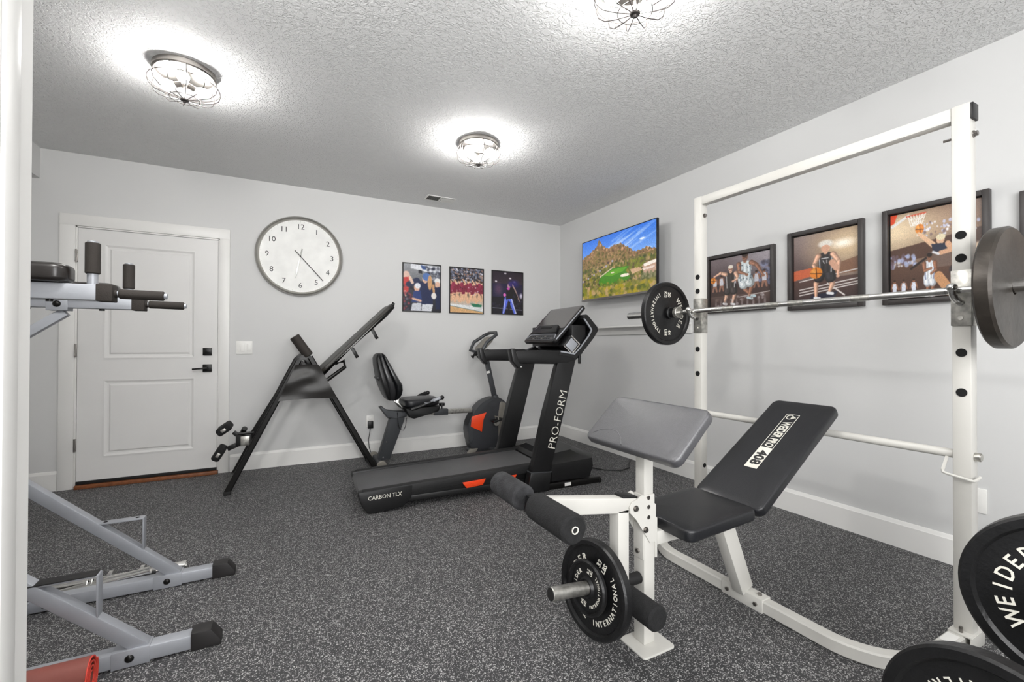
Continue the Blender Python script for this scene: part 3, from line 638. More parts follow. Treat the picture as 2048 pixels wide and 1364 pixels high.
def right_frame(y0, y1, z0, z1, A, label, w=.028, d=.034):
    # y0 < y1 ; the picture's left edge is at y1
    t = thing('picture_frame', label, 'picture frame', (XR, (y0+y1)/2, z0))
    for a, b in (((XR-d, y0, z0), (XR, y0+w, z1)), ((XR-d, y1-w, z0), (XR, y1, z1)), ((XR-d, y0+w, z0), (XR, y1-w, z0+w)), ((XR-d, y0+w, z1-w), (XR, y1-w, z1))): obj('frame_side', G().bx(a, b, .003), frame_m, t)
    obj('mount', G().bx((XR-.010, y0+w, z0+w), (XR-.002, y1-w, z1-w)), dark_hole, t)
    m = .006
    if A: art_mesh('print', A, (XR-.0115, y1-w-m, z1-w-m), (0, -1, 0), (0, 0, -1), y1-y0-2*(w+m), z1-z0-2*(w+m), art_m, t)
right_frame(1.956, 2.535, 1.428, 1.902, court_one(), 'dark frame with two basketball players driving past a defender, beside the left rack post')
right_frame(1.403, 1.860, 1.408, 1.950, court_two(), 'dark frame with a single basketball player dribbling low, middle of the right wall')
right_frame(.858, 1.307, 1.404, 1.960, court_three(), 'dark frame with a basketball player laying up at the hoop, behind the right rack post')
right_frame(.300, .757, 1.408, 1.912, court_two(), 'dark picture frame cut off by the right edge of the view', .03)

# ------------------------------------------------------------------ television and wall shelf
t = thing('television', 'flat wall-mounted television showing a desert golf course below a rocky peak', 'television', (3.05, 3.53, 1.65))
A0, B0 = V((3.035, 4.105, 0)), V((3.015, 2.945, 0)); ex = (B0-A0).normalized(); Lt = (B0-A0).length; nrm = V((0, 0, 1)).cross(ex)
nrm = V((0, 0, -1)).cross(ex) if V((0, 0, -1)).cross(ex).x < 0 else -V((0, 0, -1)).cross(ex)
zt, zb = 2.327, 1.652
cen = (A0+B0)/2+V((0, 0, (zt+zb)/2))
obj('screen_frame', G().box(cen-nrm*.012, (Lt, .024, zt-zb), (ex, nrm, (0, 0, 1)), .003), plastic_g, t)
obj('rear_housing', G().box(cen-nrm*.040-V((0, 0, .05)), (Lt*.7, .035, .44), (ex, nrm, (0, 0, 1)), .01), plastic, t)
art_mesh('screen', desert(), A0+ex*.010+V((0, 0, zt-.010))+nrm*.0012, ex, (0, 0, -1), Lt-.02, zt-zb-.030, tv_m, t)
obj('wall_bracket', G().box(cen-nrm*.085, (.35, .07, .25), (ex, nrm, (0, 0, 1)), .004).bx((XR-.03, 3.30, 1.80), (XR, 3.76, 2.15), .003), blk_metal, t)
obj('lower_bezel', G().box((A0+B0)/2+V((0, 0, zb+.010))+nrm*.003, (Lt, .006, .020), (ex, nrm, (0, 0, 1)), .002), nickel, t)
t = thing('wall_shelf', 'white floating ledge on the right wall below the television', 'shelf', (XR-.06, 3.6, 1.28))
obj('ledge_board', G().bx((XR-.115, 2.70, 1.345), (XR, 4.00, 1.362), .002), trim_m, t)
obj('ledge_back', G().bx((XR-.018, 2.70, 1.272), (XR, 4.00, 1.345), .002), trim_m, t)

# ------------------------------------------------------------------ weight plates
def arc_text(g, txt, c, n, up, r, size, mid, span, inward=False, sx=.8, bold=.01):
    # letters around c on the plane with normal n; mid = clockwise degrees from up (as seen from the front)
    n, up = V(n).normalized(), V(up).normalized(); right = up.cross(n); k = len(txt)
    for i, ch in enumerate(txt):
        if ch == ' ': continue
        tt = (i-(k-1)/2)/(k-1)*span if k > 1 else 0
        a = math.radians(mid+(-tt if inward else tt)); rad = up*math.cos(a)+right*math.sin(a); y = -rad if inward else rad; x = y.cross(n)
        g.text(ch, V(c)+rad*r, x, y, size, .0016, sx, bold)
def weight_plate(c, n, R, t, label, group, rot=0, kg='20', lb='44', back=False, name='weight_plate', m=None, small=False, up=(0, 0, 1)):
    # c = centre of the front face; n = front normal; rot = clockwise rotation of the printing
    c, n = V(c), V(n).normalized(); up = V(up); up = (up-n*up.dot(n)).normalized()
    th = thing(name, label, 'weight plate', c-n*t/2, group)
    if back: prof = [(.0265, 0), (R-.008, 0), (R, .007), (R, t-.008), (R-.008, t), (.0265, t)]
    else: prof = [(.0265, 0), (R-.006, 0), (R, .006), (R, t-.006), (R-.006, t), (R-.115*R, t), (R-.150*R, t-.010), (R*.40, t-.010), (R*.33, t-.001), (.0265, t-.001)]
    obj('disc', G().lathe(prof, c-n*t, n, 72, closed=True), m or iron, th)
    if not back:
        g = G(); right = up.cross(n); ra = math.radians(rot); uu = up*math.cos(ra)+right*math.sin(ra); rr = uu.cross(n); fc = c-n*.0096
        arc_text(g, 'WEIDER', fc, n, uu, R*.615, R*.225, 0, 78, sx=.9, bold=.012)
        arc_text(g, 'INTERNATIONAL', fc, n, uu, R*.67, R*.155, 180, 118, True, .9, .008)
        for ss, a1, a2 in ((-1, kg, 'KG'), (1, lb, 'LBS')):
            p = fc+rr*ss*R*.60
            g.text(a1, p+uu*R*.075, rr, uu, R*.16, .0016, 1, .02); g.text(a2, p-uu*R*.085, rr, uu, R*.14, .0016, 1, .02)
        islands('letter', g, letter_m, th)
    return th

# ------------------------------------------------------------------ power rack
rk = thing('power_rack', 'white steel power rack with uprights, top bar and curved floor base by the right wall', 'power rack', (2.3, 1.33, 0))
PXc, PW = 2.378, .056
ys = (.7195, 1.9525)
for y in ys:
    pst = obj('upright', G().bx((2.350, y-.028, .055), (2.405, y+.028, 2.112), .004), wsteel, rk)
    for z in (1.60, 1.510, 1.140, .985):
        obj('hole', G().cyl((2.3515, y, z), (2.3480, y, z), .0165, 20), dark_hole, pst)
    for z in (.405, .305):
        obj('hole', G().cyl((2.378, y-.0265, z), (2.378, y-.0290, z), .014, 20), dark_hole, pst)
obj('top_bar', G().bx((2.352, ys[0]+.028, 2.058), (2.403, ys[1]-.028, 2.110), .003), wsteel, rk)
obj('end_cap', G().bx((2.352, ys[0]-.036, 2.045), (2.403, ys[0]-.027, 2.108), .002), plastic, rk)
for y in (ys[0]-.028, ys[1]-.028):
    obj('bolt', G().cyl((2.378, y+.004, 1.99), (2.378, y-.014, 1.99), .010, 6).cyl((2.378, y, 1.99), (2.378, y-.004, 1.99), .014, 16), nickel, rk)
obj('bolt', G().cyl((2.350, ys[0]+.028, 1.985), (2.350, ys[0]+.050, 1.985), .005, 10), nickel, rk)
obj('safety_tube', G().cyl((2.378, ys[1]+.03, .738), (2.378, ys[0]-.028, .738), .0175, 24), wsteel, rk)
obj('tube_end', G().cyl((2.378, ys[0]-.028, .738), (2.378, ys[0]-.046, .738), .0165, 24, bev=.001).cyl((2.378, ys[0]-.046, .738), (2.378, ys[0]-.0475, .738), .014, 20), worn, rk)
obj('wire_loop', G().tube([(2.370, ys[0]+.050, .725), (2.335, ys[0]+.052, .675), (2.325, ys[0]+.048, .668), (2.325, ys[0]+.036, .664), (2.325, ys[0]-.030, .654), (2.329, ys[0]-.040, .653), (2.345, ys[0]-.043, .657), (2.375, ys[0]-.043, .662)], .0055, 10), wsteel, rk)
for y in ys:
    h = obj('bar_hook', G().bx((2.3445, y-.031, 1.245), (2.3495, y+.029, 1.462), .001).bx((2.3495, y-.034, 1.245), (2.400, y-.029, 1.462), .001), worn, rk)
    obj('hook_peg', G().tube([(2.346, y, 1.335), (2.318, y, 1.340), (2.286, y, 1.352), (2.272, y, 1.368), (2.266, y, 1.388)], .0125, 14).ball((2.265, y, 1.390), .017, 16), chrome, h)
    obj('bolt', G().cyl((2.345, y, 1.275), (2.340, y, 1.275), .008, 12), worn, h)
def arc_pts(c, r, a0, a1, z, n=10): return [(c[0]+r*math.cos(math.radians(a0+(a1-a0)*i/n)), c[1]+r*math.sin(math.radians(a0+(a1-a0)*i/n)), z) for i in range(n+1)]
y0, y1, xb, rr = ys[0]+.01, ys[1]-.01, 1.882, .24
path = [(2.66, y0, .028)]+[(2.3, y0, .028)]+arc_pts((xb+rr, y0+rr), rr, 270, 180, .028)+arc_pts((xb+rr, y1-rr), rr, 180, 90, .028)+[(2.3, y1, .028), (2.66, y1, .028)]
obj('base_tube', G().rtube(path, .052, .054), wsteel, rk)
sl = obj('base_sleeve', G().bx((xb-.030, 1.205, .000), (xb+.030, 1.405, .060), .002), wsteel, rk)
for y in (1.235, 1.372): obj('bolt', G().cyl((xb-.028, y, .030), (xb-.038, y, .030), .009, 6), nickel, sl)
obj('bolt', G().cyl((xb, 1.235, .058), (xb, 1.235, .070), .009, 6), nickel, sl)
for y in ys:
    fl = obj('foot_bracket', G().bx((2.315, y-.034, .055), (2.44, y+.034, .061), .001).bx((2.315, y-.036, .004), (2.44, y-.030, .058), .001), wsteel, rk)
    obj('bolt', G().cyl((2.332, y, .060), (2.332, y, .082), .006, 10), nickel, fl)
obj('warning_sticker', G().bx((2.22, y0-.018, .0555), (2.30, y0+.018, .0562)), white_pl, rk)

# ------------------------------------------------------------------ barbell on the rack and its plates
bx_, bz_ = 2.300, 1.380
t = thing('barbell', 'long chrome barbell resting on the hooks of the white power rack', 'barbell', (bx_, 1.33, bz_))
obj('shaft', G().cyl((bx_, .745, bz_), (bx_, 2.055, bz_), .0142, 24), chrome, t)
for y in (1.0, 1.28, 1.40, 1.66): obj('knurl_ring', G().cyl((bx_, y, bz_), (bx_, y+.07, bz_), .0149, 24), worn, t)
for sg, yc in ((1, 2.055), (-1, .655)):
    obj('collar', G().cyl((bx_, yc, bz_), (bx_, yc+sg*.028, bz_), .037, 32, bev=.003), worn, t)
    obj('sleeve', G().cyl((bx_, yc+sg*.026, bz_), (bx_, yc+sg*.47, bz_), .0245, 32, bev=.002), chrome, t)
obj('shaft', G().cyl((bx_, .655, bz_), (bx_, .75, bz_), .0142, 24), chrome, t)
weight_plate((bx_, 2.145, bz_-.002), (0, -1, 0), .212, .042, 'black iron plate with white lettering on the left end of the racked barbell', 'plates on the racked barbell', 90)
t = thing('plate_collar', 'black ring collar between left plate and barbell flange', 'collar', (bx_, 2.11, bz_))
obj('collar_ring', G().lathe([(.0255, 0), (.034, 0), (.034, .030), (.042, .034), (.042, .046), (.0255, .046)], (bx_, 2.097-.012, bz_), (0, 1, 0), 36, closed=True), plastic, t)
weight_plate((bx_, .565, bz_-.005), (0, -1, 0), .218, .050, 'worn dark iron plate seen edge-on at the right end of the racked barbell', 'plates on the racked barbell', back=True, m=iron_back)

# ------------------------------------------------------------------ bench
bn = thing('weight_bench', 'white framed weight bench with black vinyl seat, inclined backrest and preacher pad', 'weight bench', (1.3, 1.31, 0))
obj('foot_plate', G().pad((1.272, 1.295, .004), (1, 0, 0), (0, 1, 0), .160, .140, .008, .015, .002, 0), wsteel, bn)
obj('front_post', G().bx((1.244, 1.282, .008), (1.300, 1.338, .584), .003), wsteel, bn)
obj('preacher_post', G().bx((1.248, 1.286, .584), (1.296, 1.334, .80), .003), wsteel, bn)
br = G()
for y in (1.279, 1.341):
    br.prism([(-.025, .09), (.045, .045), (.045, -.10), (.015, -.10), (-.055, .0), (-.085, .030), (-.088, .052), (-.075, .070), (-.055, .075)], (1.255, y, .500), (1, 0, 0), (0, 0, 1), .005)
pb = obj('pivot_bracket', br, wsteel, bn)
for x, z in ((1.196, .545), (1.246, .455)): obj('bolt', G().cyl((x, 1.277, z), (x, 1.268, z), .009, 6).cyl((x, 1.277, z), (x, 1.274, z), .012, 16), nickel, pb)
for z in (.575, .540, .500): obj('hole', G().cyl((1.262, 1.2768, z), (1.262, 1.2755, z), .008, 16), nickel, pb)
obj('stop_plate', G().bx((1.2405, 1.284, .335), (1.2442, 1.336, .47), .001), wsteel, bn)
obj('bolt', G().cyl((1.241, 1.31, .363), (1.232, 1.31, .363), .009, 6), nickel, bn)
obj('rear_bracket', G().bx((1.300, 1.280, .335), (1.312, 1.340, .490), .002), wsteel, bn)
obj('seat_beam', G().bar((1.30, 1.31, .405), (1.80, 1.31, .405), .05, .052), wsteel, bn)
obj('rear_leg', G().bar((1.715, 1.31, .425), (1.872, 1.31, .060), .055, .075, (1, 0, 0)), wsteel, bn)
obj('backrest_beam', G().bar((1.70, 1.31, .432), (2.25, 1.31, .770), .05, .03), wsteel, bn)
ds = V((.330, 0, .018)).normalized(); nd = ds.cross(V((0, 1, 0)))
obj('seat', G().pad((1.545, 1.312, .460), ds, (0, 1, 0), .400, .325, .050, .035, .012, .003), vinyl, bn)
db_ = V((2.350-1.750, 0, .872-.487)); Lb = db_.length; db_.normalize(); nb = db_.cross(V((0, 1, 0)))
N_ = nb if nb.z > 0 else -nb
bc = V(((2.350+1.750)/2, 1.308, (.872+.487)/2))-N_*.0225
tp = lambda u: 1.03-.06*u
bk = obj('backrest', G().pad(bc, db_, (0, 1, 0) if nb.z > 0 else (0, -1, 0), Lb+.02, .320, .045, .035, .012, .003, tp), vinyl, bn)
# printed panel on the backrest, reading downwards
top = bc+N_*(.0225+.0034); yR = V((0, -1, 0))   # yR: to the right when looking at the pad from the seat
xd = -db_; yd_ = (V((0, 0, 1)).cross(xd)).normalized(); yd_ = N_.cross(xd).normalized()
lc = top+db_*.055; LL, LW = .40, .062
def on(a, b, h=0): return lc+xd*a+yd_*b+N_*h
obj('logo_panel', G().box(on(.13, 0, .0002), (.145, LW, .0008), (xd, yd_, N_)).box(on(-.070, LW/2-.001, .0002), (.262, .0025, .0008), (xd, yd_, N_)).box(on(-.070, -LW/2+.001, .0002), (.262, .0025, .0008), (xd, yd_, N_)).box(on(-.200, 0, .0002), (.0025, LW, .0008), (xd, yd_, N_)), letter_m, bk)
islands('digit', G().text('408', on(.131, 0, .0010), xd, yd_, .066, .0006, .98, .035), blackink, bk)
islands('letter', G().text('WEIDER PRO', on(-.045, 0, .0003), xd, yd_, .055, .0008, .60, .03).lathe([(.013, 0), (.017, 0), (.017, .0008), (.013, .0008)], on(-.178, -.006, 0), N_, 20, closed=True).box(on(-.178, .008, .0004), (.014, .016, .0008), (xd, yd_, N_)).ball(on(-.178, .017, .0), .006, 10, sz=.3), letter_m, bk)
# preacher pad
pl, ph = V((1.166, 0, .773)), V((1.346, 0, .938)); dp = (ph-pl); Lp = dp.length; dp.normalize(); npd = dp.cross(V((0, 1, 0))); s_ = 1 if npd.z > 0 else -1
Np = npd*s_; pc = (pl+ph)/2+V((0, 1.31, 0))-Np*.020
pp = obj('preacher_pad', G().pad(pc, dp, (0, s_, 0), Lp+.006, .500, .040, .032, .012, .004), vinyl_sheen, bn)
obj('arm_crease', G().tube([pc+Np*.0222+dp*(a)+V((0, b, 0)) for a, b in ((-.115, .02), (-.085, .045), (-.062, .085), (-.058, .13), (-.070, .175), (-.095, .21))], .0022, 8), vinyl_sheen, pp)
obj('pad_bracket', G().bx((1.225, 1.27, .775), (1.32, 1.35, .80), .002), wsteel, bn)

# leg developer on the bench
ld = thing('leg_developer', 'white pivoting leg curl arm with black foam rollers at the front of the bench', 'leg developer', (1.16, 1.31, .1))
aU, aV = V((.752, 1.31, .618)), V((1.205, 1.31, .552))
obj('curl_arm', G().bar(aU, aV, .052, .056), wsteel, ld)
obj('end_cap', G().bar(aU-(aV-aU).normalized()*.006, aU+(aV-aU).normalized()*.014, .054, .058), plastic, ld)
obj('top_cap', G().bar((1.140, 1.31, .592), (1.215, 1.31, .581), .050, .010), plastic, ld)
obj('leg_arm', G().bx((1.118, 1.284, .165), (1.170, 1.336, .545), .003), wsteel, ld)
def roller(x, z, ya, yb, r, m, ring=True):
    rl = obj('foam_roller', G().cyl((x, ya, z), (x, yb, z), r, 40, bev=.008), m, ld)
    if ring: obj('tube_end', G().lathe([(.0085, 0), (.0115, 0), (.0115, .004), (.0085, .004)], (x, ya+.001, z), (0, -1, 0), 24, closed=True), letter_m, rl)
roller(.752, .632, 1.050, 1.270, .045, foam); roller(.752, .632, 1.350, 1.545, .045, foam_worn, False)
roller(1.150, .225, 1.115, 1.280, .044, foam, False); roller(1.150, .225, 1.340, 1.500, .044, foam, False)
obj('rubber_stop', G().cyl((1.170, 1.305, .262), (1.240, 1.305, .262), .022, 28, bev=.003), rubber, ld)
pgd = V((-.300, 0, .030)).normalized(); pg0 = V((1.120, 1.310, .268))
obj('plate_peg', G().cyl(pg0, pg0+pgd*.285, .0235, 32, bev=.002), worn, ld)
obj('peg_cap', G().cyl(pg0+pgd*.284, pg0+pgd*.288, .0215, 32, bev=.001), rubber, ld)
nn = V((-.989, -.10, .099)).normalized()
weight_plate(V((1.012, 1.315, .268)), nn, .172, .038, 'large black iron plate on the curl arm peg, behind the small plate', 'plates on the leg curl peg', -68, '15', '33')
weight_plate(V((.984, 1.312, .280)), nn, .096, .022, 'small black iron plate in front of the larger one on the curl arm peg', 'plates on the leg curl peg', -80, '2½', '5.5', small=True)

# ------------------------------------------------------------------ plate tree at the lower right
t = thing('plate_tree', 'dark steel plate storage stand mostly outside the lower right corner', 'plate tree', (1.95, .33, 0))
obj('post', G().bx((1.93, .30, .03), (1.98, .35, 1.0), .003), charc, t)
obj('foot', G().bx((1.60, .30, .0), (2.35, .35, .05), .004), charc, t)
obj('foot', G().bx((1.93, .02, .0), (1.98, .62, .05), .004), charc, t)
obj('peg', G().cyl((1.93, .325, .524), (1.66, .325, .530), .0245, 28), worn, t)
obj('peg', G().cyl((1.93, .345, .290), (1.22, .345, .300), .0245, 28), worn, t)
weight_plate((1.724, .307, .524), V((-.992, -.125, 0)), .225, .045, 'black iron plate on the upper peg at the right edge, large cream letters', 'plates stored at the lower right', -82, '20', '44', m=iron)
weight_plate((1.315, .346, .287), V((-.990, .139, 0)), .225, .045, 'black iron plate lying lowest in the bottom right corner, its rim lit grey', 'plates stored at the lower right', 115, '20', '44', m=iron)

# ------------------------------------------------------------------ treadmill
TO = V((.517, 3.064, 0)); TU = V((.9986, -.053, 0)).normalized(); TV = V((.053, .9986, 0)).normalized(); TZ = V((0, 0, 1))
def T(s, v, z): return TO+TU*s+TV*v+TZ*z
tm = thing('treadmill', 'black motorised treadmill with tilted console in the middle of the room', 'treadmill', T(.95, .38, 0))
AX = (TU, TV, TZ)
def tb(a, b, bev=.004, g=None):
    g = g or G(); a, b = V(a), V(b); m = (a+b)/2; d = b-a; return g.box(T(*m), (abs(d.x), abs(d.y), abs(d.z)), AX, bev)
for v in (.015, .70): obj('base_rail', tb((1.10, v, .0), (1.885, v+.05, .052), .008).box(T(1.878, v+.025, .02), (.03, .056, .04), AX, .006), blk_metal, tm)
for s in (1.16, 1.80): obj('cross_member', tb((s, .06, .004), (s+.05, .71, .045)), blk_metal, tm)
# deck: side prism in (s, z) extruded over v
V0, V1 = .075, .675; vm, vw = (V0+V1)/2, V1-V0
def sprism(pts, v, depth, bev=.0, g=None):
    g = g or G(); return g.prism(pts, T(0, v, 0), TU, TZ, depth, bev)
obj('deck_frame', sprism([(.02, .060), (1.45, .060), (1.45, .165), (.02, .125)], vm, vw-.05, .004), plastic, tm)
obj('belt', sprism([(-.052, .105), (-.045, .085), (-.02, .078), (1.35, .120), (1.35, .198), (-.02, .148), (-.045, .140), (-.055, .122)], vm, .465, .003), belt_m, tm)
for v, lab in ((V0+.030, None), (V1-.030, None)):
    obj('side_rail', sprism([(.20, .105), (1.46, .150), (1.46, .214), (-.03, .160), (-.03, .145), (.20, .140)], v, .062, .006), rail_m, tm)
    cap = obj('rear_end_cap', sprism([(.0, .012), (.03, .004), (.24, .020), (.30, .075), (.31, .168), (-.055, .156), (-.060, .128), (-.035, .060)], v, .064, .006), plastic_g, tm)
    if v < .3:
        islands('letter', G().text('CARBON TLX', T(.118, V0-.0035, .112), TU+TZ*.03, TZ, .040, .001, .92, 0), letter_m, cap)
for s0 in (.70, .96):
    obj('lift_foot', sprism([(s0-.022, .135), (s0+.165, .142), (s0+.140, .098), (s0+.010, .090)], V0+.028, .068, .003).prism([(s0+.045, .124), (s0+.105, .126), (s0+.095, .112), (s0+.050, .110)], T(0, V0-.010, 0), TU, TZ, .006), orange, tm)
obj('lower_frame', tb((.28, V0+.02, .045), (1.2, V0+.05, .085)), plastic, tm)
for v in (V0-.001, V1-.05): obj('wheel', G().cyl(T(.10, v+.02, .032), T(.10, v+.055, .032), .030, 24, bev=.004), rubber, tm)
# motor hood: lofted loops
g = G(); loops = []
for (s0, s1, va, vb, z) in ((1.37, 1.86, .03, .75, .060), (1.36, 1.885, .015, .765, .150), (1.37, 1.880, .020, .760, .205), (1.42, 1.80, .07, .71, .225), (1.46, 1.74, .14, .64, .262)):
    def zz(s): return z+(.012 if s > 1.6 else -.004) if z > .2 else z
    ch = .05
    P = [(s0, va+ch), (s0+ch, va), (s1-ch*1.6, va), (s1, va+ch*2.2), (s1, vb-ch*2.2), (s1-ch*1.6, vb), (s0+ch, vb), (s0, vb-ch)]
    loops.append([g.bm.verts.new(T(s, v, zz(s))) for s, v in P])
for a, b in zip(loops, loops[1:]):
    for k in range(8): g.face([a[k], a[(k+1) % 8], b[(k+1) % 8], b[k]])
g.face(loops[0]); g.face(loops[-1]); hood = obj('motor_hood', g, plastic_g, tm, ang=20)
islands('letter', G().text('1.5 TLX', T(1.55, .40, .262), TU*.2-TV, TU, .04, .001), letter_m, hood)
obj('rating_label', G().box(T(1.56, .0145, .028), (.06, .002, .026), AX), white_pl, tm)
# uprights: lean forward
for v, sx in ((.026, 0), (.726, .0)):
    lo, mi, hi = (1.300, .155), (1.423, .63), (1.535, 1.02)
    w = .082
    pts = [(lo[0]-w, lo[1]), (lo[0]+w+.01, lo[1]-.01), (mi[0]+w+.012, mi[1]), (hi[0]+w+.014, hi[1]+.03), (hi[0]-w+.004, hi[1]+.01), (mi[0]-w, mi[1])]
    up_ = obj('upright', sprism(pts, v+.008, .066, .014), plastic_g, tm)
    obj('base_sleeve', sprism([(1.178, .010), (1.375, -.0+.002), (1.398, .150), (1.212, .165)], v+.006, .078, .012), plastic_g, tm)
    obj('sleeve_trim', sprism([(1.210, .160), (1.400, .148), (1.402, .154), (1.212, .166)], v+.006, .080, .001), charc, tm)
    if v < .3:
        islands('letter', G().text('PRO-FORM', T(1.4575, v-.0265, .565), TU*.243+TZ*.97, TZ*.243-TU*.97, .098, .001, 1.0, -.012), letter_m, up_)
    arm = obj('armrest', sprism([(1.075, 1.030), (1.090, 1.020), (1.55, 1.006), (1.62, 1.04), (1.62, 1.10), (1.50, 1.122), (1.09, 1.118), (1.072, 1.105)], v+.010, .072, .016), plastic, tm)
    obj('armrest_end', sprism([(1.055, 1.040), (1.10, .985), (1.125, .985), (1.075, 1.135), (1.040, 1.130)], v+.010, .080, .006), plastic_g, tm)
    if v > .3: obj('label', G().box(T(1.455, v-.027, .955), (.035, .002, .012), AX), white_pl, up_)
    neck = obj('console_arm', sprism([(1.46, 1.00), (1.632, 1.04), (1.70, 1.10), (1.62, 1.15), (1.50, 1.10)], v+.008, .066, .010), plastic_g, tm)
# front crossbar between uprights and console shell
outer = [(1.46, 1.085), (1.62, 1.055), (1.70, 1.115), (1.800, 1.225), (1.842, 1.285), (1.835, 1.315), (1.740, 1.412), (1.722, 1.418), (1.710, 1.400)]
inner = [(1.48, 1.105), (1.61, 1.085), (1.665, 1.135), (1.755, 1.240), (1.780, 1.285), (1.778, 1.300), (1.722, 1.370), (1.714, 1.378), (1.708, 1.384)]
obj('console_shell', G().strip(outer, inner, T(0, .376, 0), TU, TZ, .76), plastic_g, tm)
outer2 = inner; inner2 = [(p[0]-.012, p[1]-.002) if i > 2 else (p[0], p[1]+.012) for i, p in enumerate(inner)]
obj('shell_trim', G().strip(outer2, inner2, T(0, -.001, 0), TU, TZ, .012), silver, tm)
obj('cavity_back', tb((1.60, .02, 1.15), (1.735, .735, 1.33), .004), plastic, tm)
pk = obj('storage_pocket', G().box(T(1.585, .052, 1.165), (.11, .10, .11), ((TU+TZ*1.15).normalized(), TV, (TZ-TU*1.15).normalized()), .006), plastic_g, tm)
e1, e2 = (TU+TZ*1.15).normalized(), (TZ-TU*1.15).normalized()
pc_ = T(1.585, -.0005, 1.165)
obj('pocket_trim', G().box(pc_-e2*.052, (.118, .006, .010), (e1, TV, e2), .001).box(pc_+e1*.054, (.010, .006, .105), (e1, TV, e2), .001).box(pc_-e1*.054, (.008, .006, .105), (e1, TV, e2), .001), chrome, pk)
obj('pocket_face', G().box(pc_, (.085, .006, .082), (e1, TV, e2), .001), silver, pk)
# tilted console board
cb, ctp = V((1.455, 0, 1.192)), V((1.755, 0, 1.505)); cdir = ctp-cb; cl = cdir.length; cdir.normalize(); CDW = (TU*cdir.x+TZ*cdir.z).normalized(); CN = (TZ*cdir.x-TU*cdir.z).normalized()
ccn = T((cb.x+ctp.x)/2, .355, (cb.z+ctp.z)/2)
con = obj('console', G().pad(ccn-CN*.016, CDW, CN.cross(CDW), cl, .575, .032, .035, .008, .0015), plastic_g, tm)
obj('screen', G().pad(ccn+CDW*.075+CN*.0015, CDW, CN.cross(CDW), cl-.165, .545, .003, .022, .001, 0), glass_m, con)
obj('control_panel', G().pad(ccn-CDW*(cl/2-.050)+CN*.0015, CDW, CN.cross(CDW), .072, .50, .004, .02, .001, 0), charc, con)
obj('panel_trim', G().tube([ccn-CDW*(cl/2-.088)+CN*.004+TV*v-CDW*d for v, d in ((-.26, .05), (-.225, .006), (0, 0), (.225, .006), (.26, .05))], .0035, 8), silver, con)
tr_ = obj('tablet_tray', G().prism([(-.235, -.045), (.235, -.045), (.165, .050), (-.165, .050)], ccn-CDW*(cl/2-.135)+CN*.010, TV, CDW, .022, .005), plastic, con)
obj('tray_slot', G().box(ccn-CDW*(cl/2-.150)+CN*.0215, (.20, .018, .003), (TV, CDW, CN)), dark_hole, tr_)
for r_i in range(2):
    for k in range(11): obj('button', G().box(ccn-CDW*(cl/2-.036-.024*r_i)+TV*(-.20+.04*k)+CN*.0042, (.020, .010, .0025), (TV, CDW, CN), .0008), shroud_l if (k+r_i) % 4 == 0 else plastic, con)
obj('silver_edge', G().box(ccn-TV*.2885-CN*.004, (cl-.06, .003, .010), (CDW, TV, CN), .001), silver, con)
obj('safety_clip', G().box(T(1.66, -.0, 1.045), (.02, .02, .07), AX, .004), plastic, tm)
# power cord on the floor by the treadmill's nose
obj('power_cord', G().tube([(2.36, 3.42, .01), (2.46, 3.46, .008), (2.58, 3.38, .007), (2.66, 3.24, .006), (2.78, 3.16, .006), (2.92, 3.20, .006), (3.02, 3.32, .006), (3.12, 3.40, .006)], .0055, 8), plastic, tm)

# ------------------------------------------------------------------ inversion table
iv = thing('inversion_table', 'black A-frame inversion table with raised backboard between door and exercise bike', 'inversion table', (.15, 4.33, 0))
YN, YFr = 4.05, 4.60
for y in (YN, YFr):
    obj('frame_leg', G().rtube([(-.372, y, .020), (.120, y, 1.030)], .044, .036, (0, 1, 0), .008), blk_metal, iv)
    obj('frame_leg', G().rtube([(.765, y, .020), (.205, y, 1.060)], .044, .036, (0, 1, 0), .008), blk_metal, iv)
    hb_ = obj('handle_foam', G().cyl((.200, y, 1.070), (.090, y, 1.232), .035, 28, bev=.006), grip_m, iv)
    obj('pivot_hook', G().prism([(.0, 0), (.03, .005), (.04, .05), (.075, .05), (.09, .0), (.12, .0), (.11, .09), (.04, .09), (.0, .05)], (.10, y, .985), (1, 0, 0), (0, 0, 1), .012, .002), blk_metal, iv)
for x, nm in ((-.372, 'floor_bar'), (.765, 'floor_bar')): obj(nm, G().rtube([(x, YN-.015, .018), (x, YFr+.015, .018)], .032, .036), blk_metal, iv)
for x in (-.372, .765):
    for y in (YN, YFr): obj('foot_cap', G().box((x, y, .014), (.05, .042, .028), None, .006), rubber, iv)
# leatherette side panels
for y in (YN-.036, YFr+.036):
    g = G(); nu, nv = 16, 12; rows = []
    for j in range(nv+1):
        v = j/nv; xa = .098*(1-v)+(-.030)*v; xb_ = .268*(1-v)+.418*v; z = .995-.300*v+(.012*math.sin(2.2)*v)
        row = []
        for i in range(nu+1):
            u = i/nu; wv = .010*math.sin(3.1*u+1.2)*math.sin(9*v+2*u)+.006*math.sin(14*v)*(1-abs(2*u-1))
            row.append(g.bm.verts.new((xa+(xb_-xa)*u, y+(wv if y < 4.3 else -wv), z+.010*math.sin(math.pi*u)*v)))
        rows.append(row)
    for j in range(nv):
        for i in range(nu): g.face([rows[j][i], rows[j][i+1], rows[j+1][i+1], rows[j+1][i]])
    r0 = bmesh.ops.solidify(g.bm, geom=g.bm.faces[:], thickness=.004)
    obj('side_panel', g, mat('leatherette', (30, 28, 26), .40, bump=(300, .3, .001)), iv, ang=60)
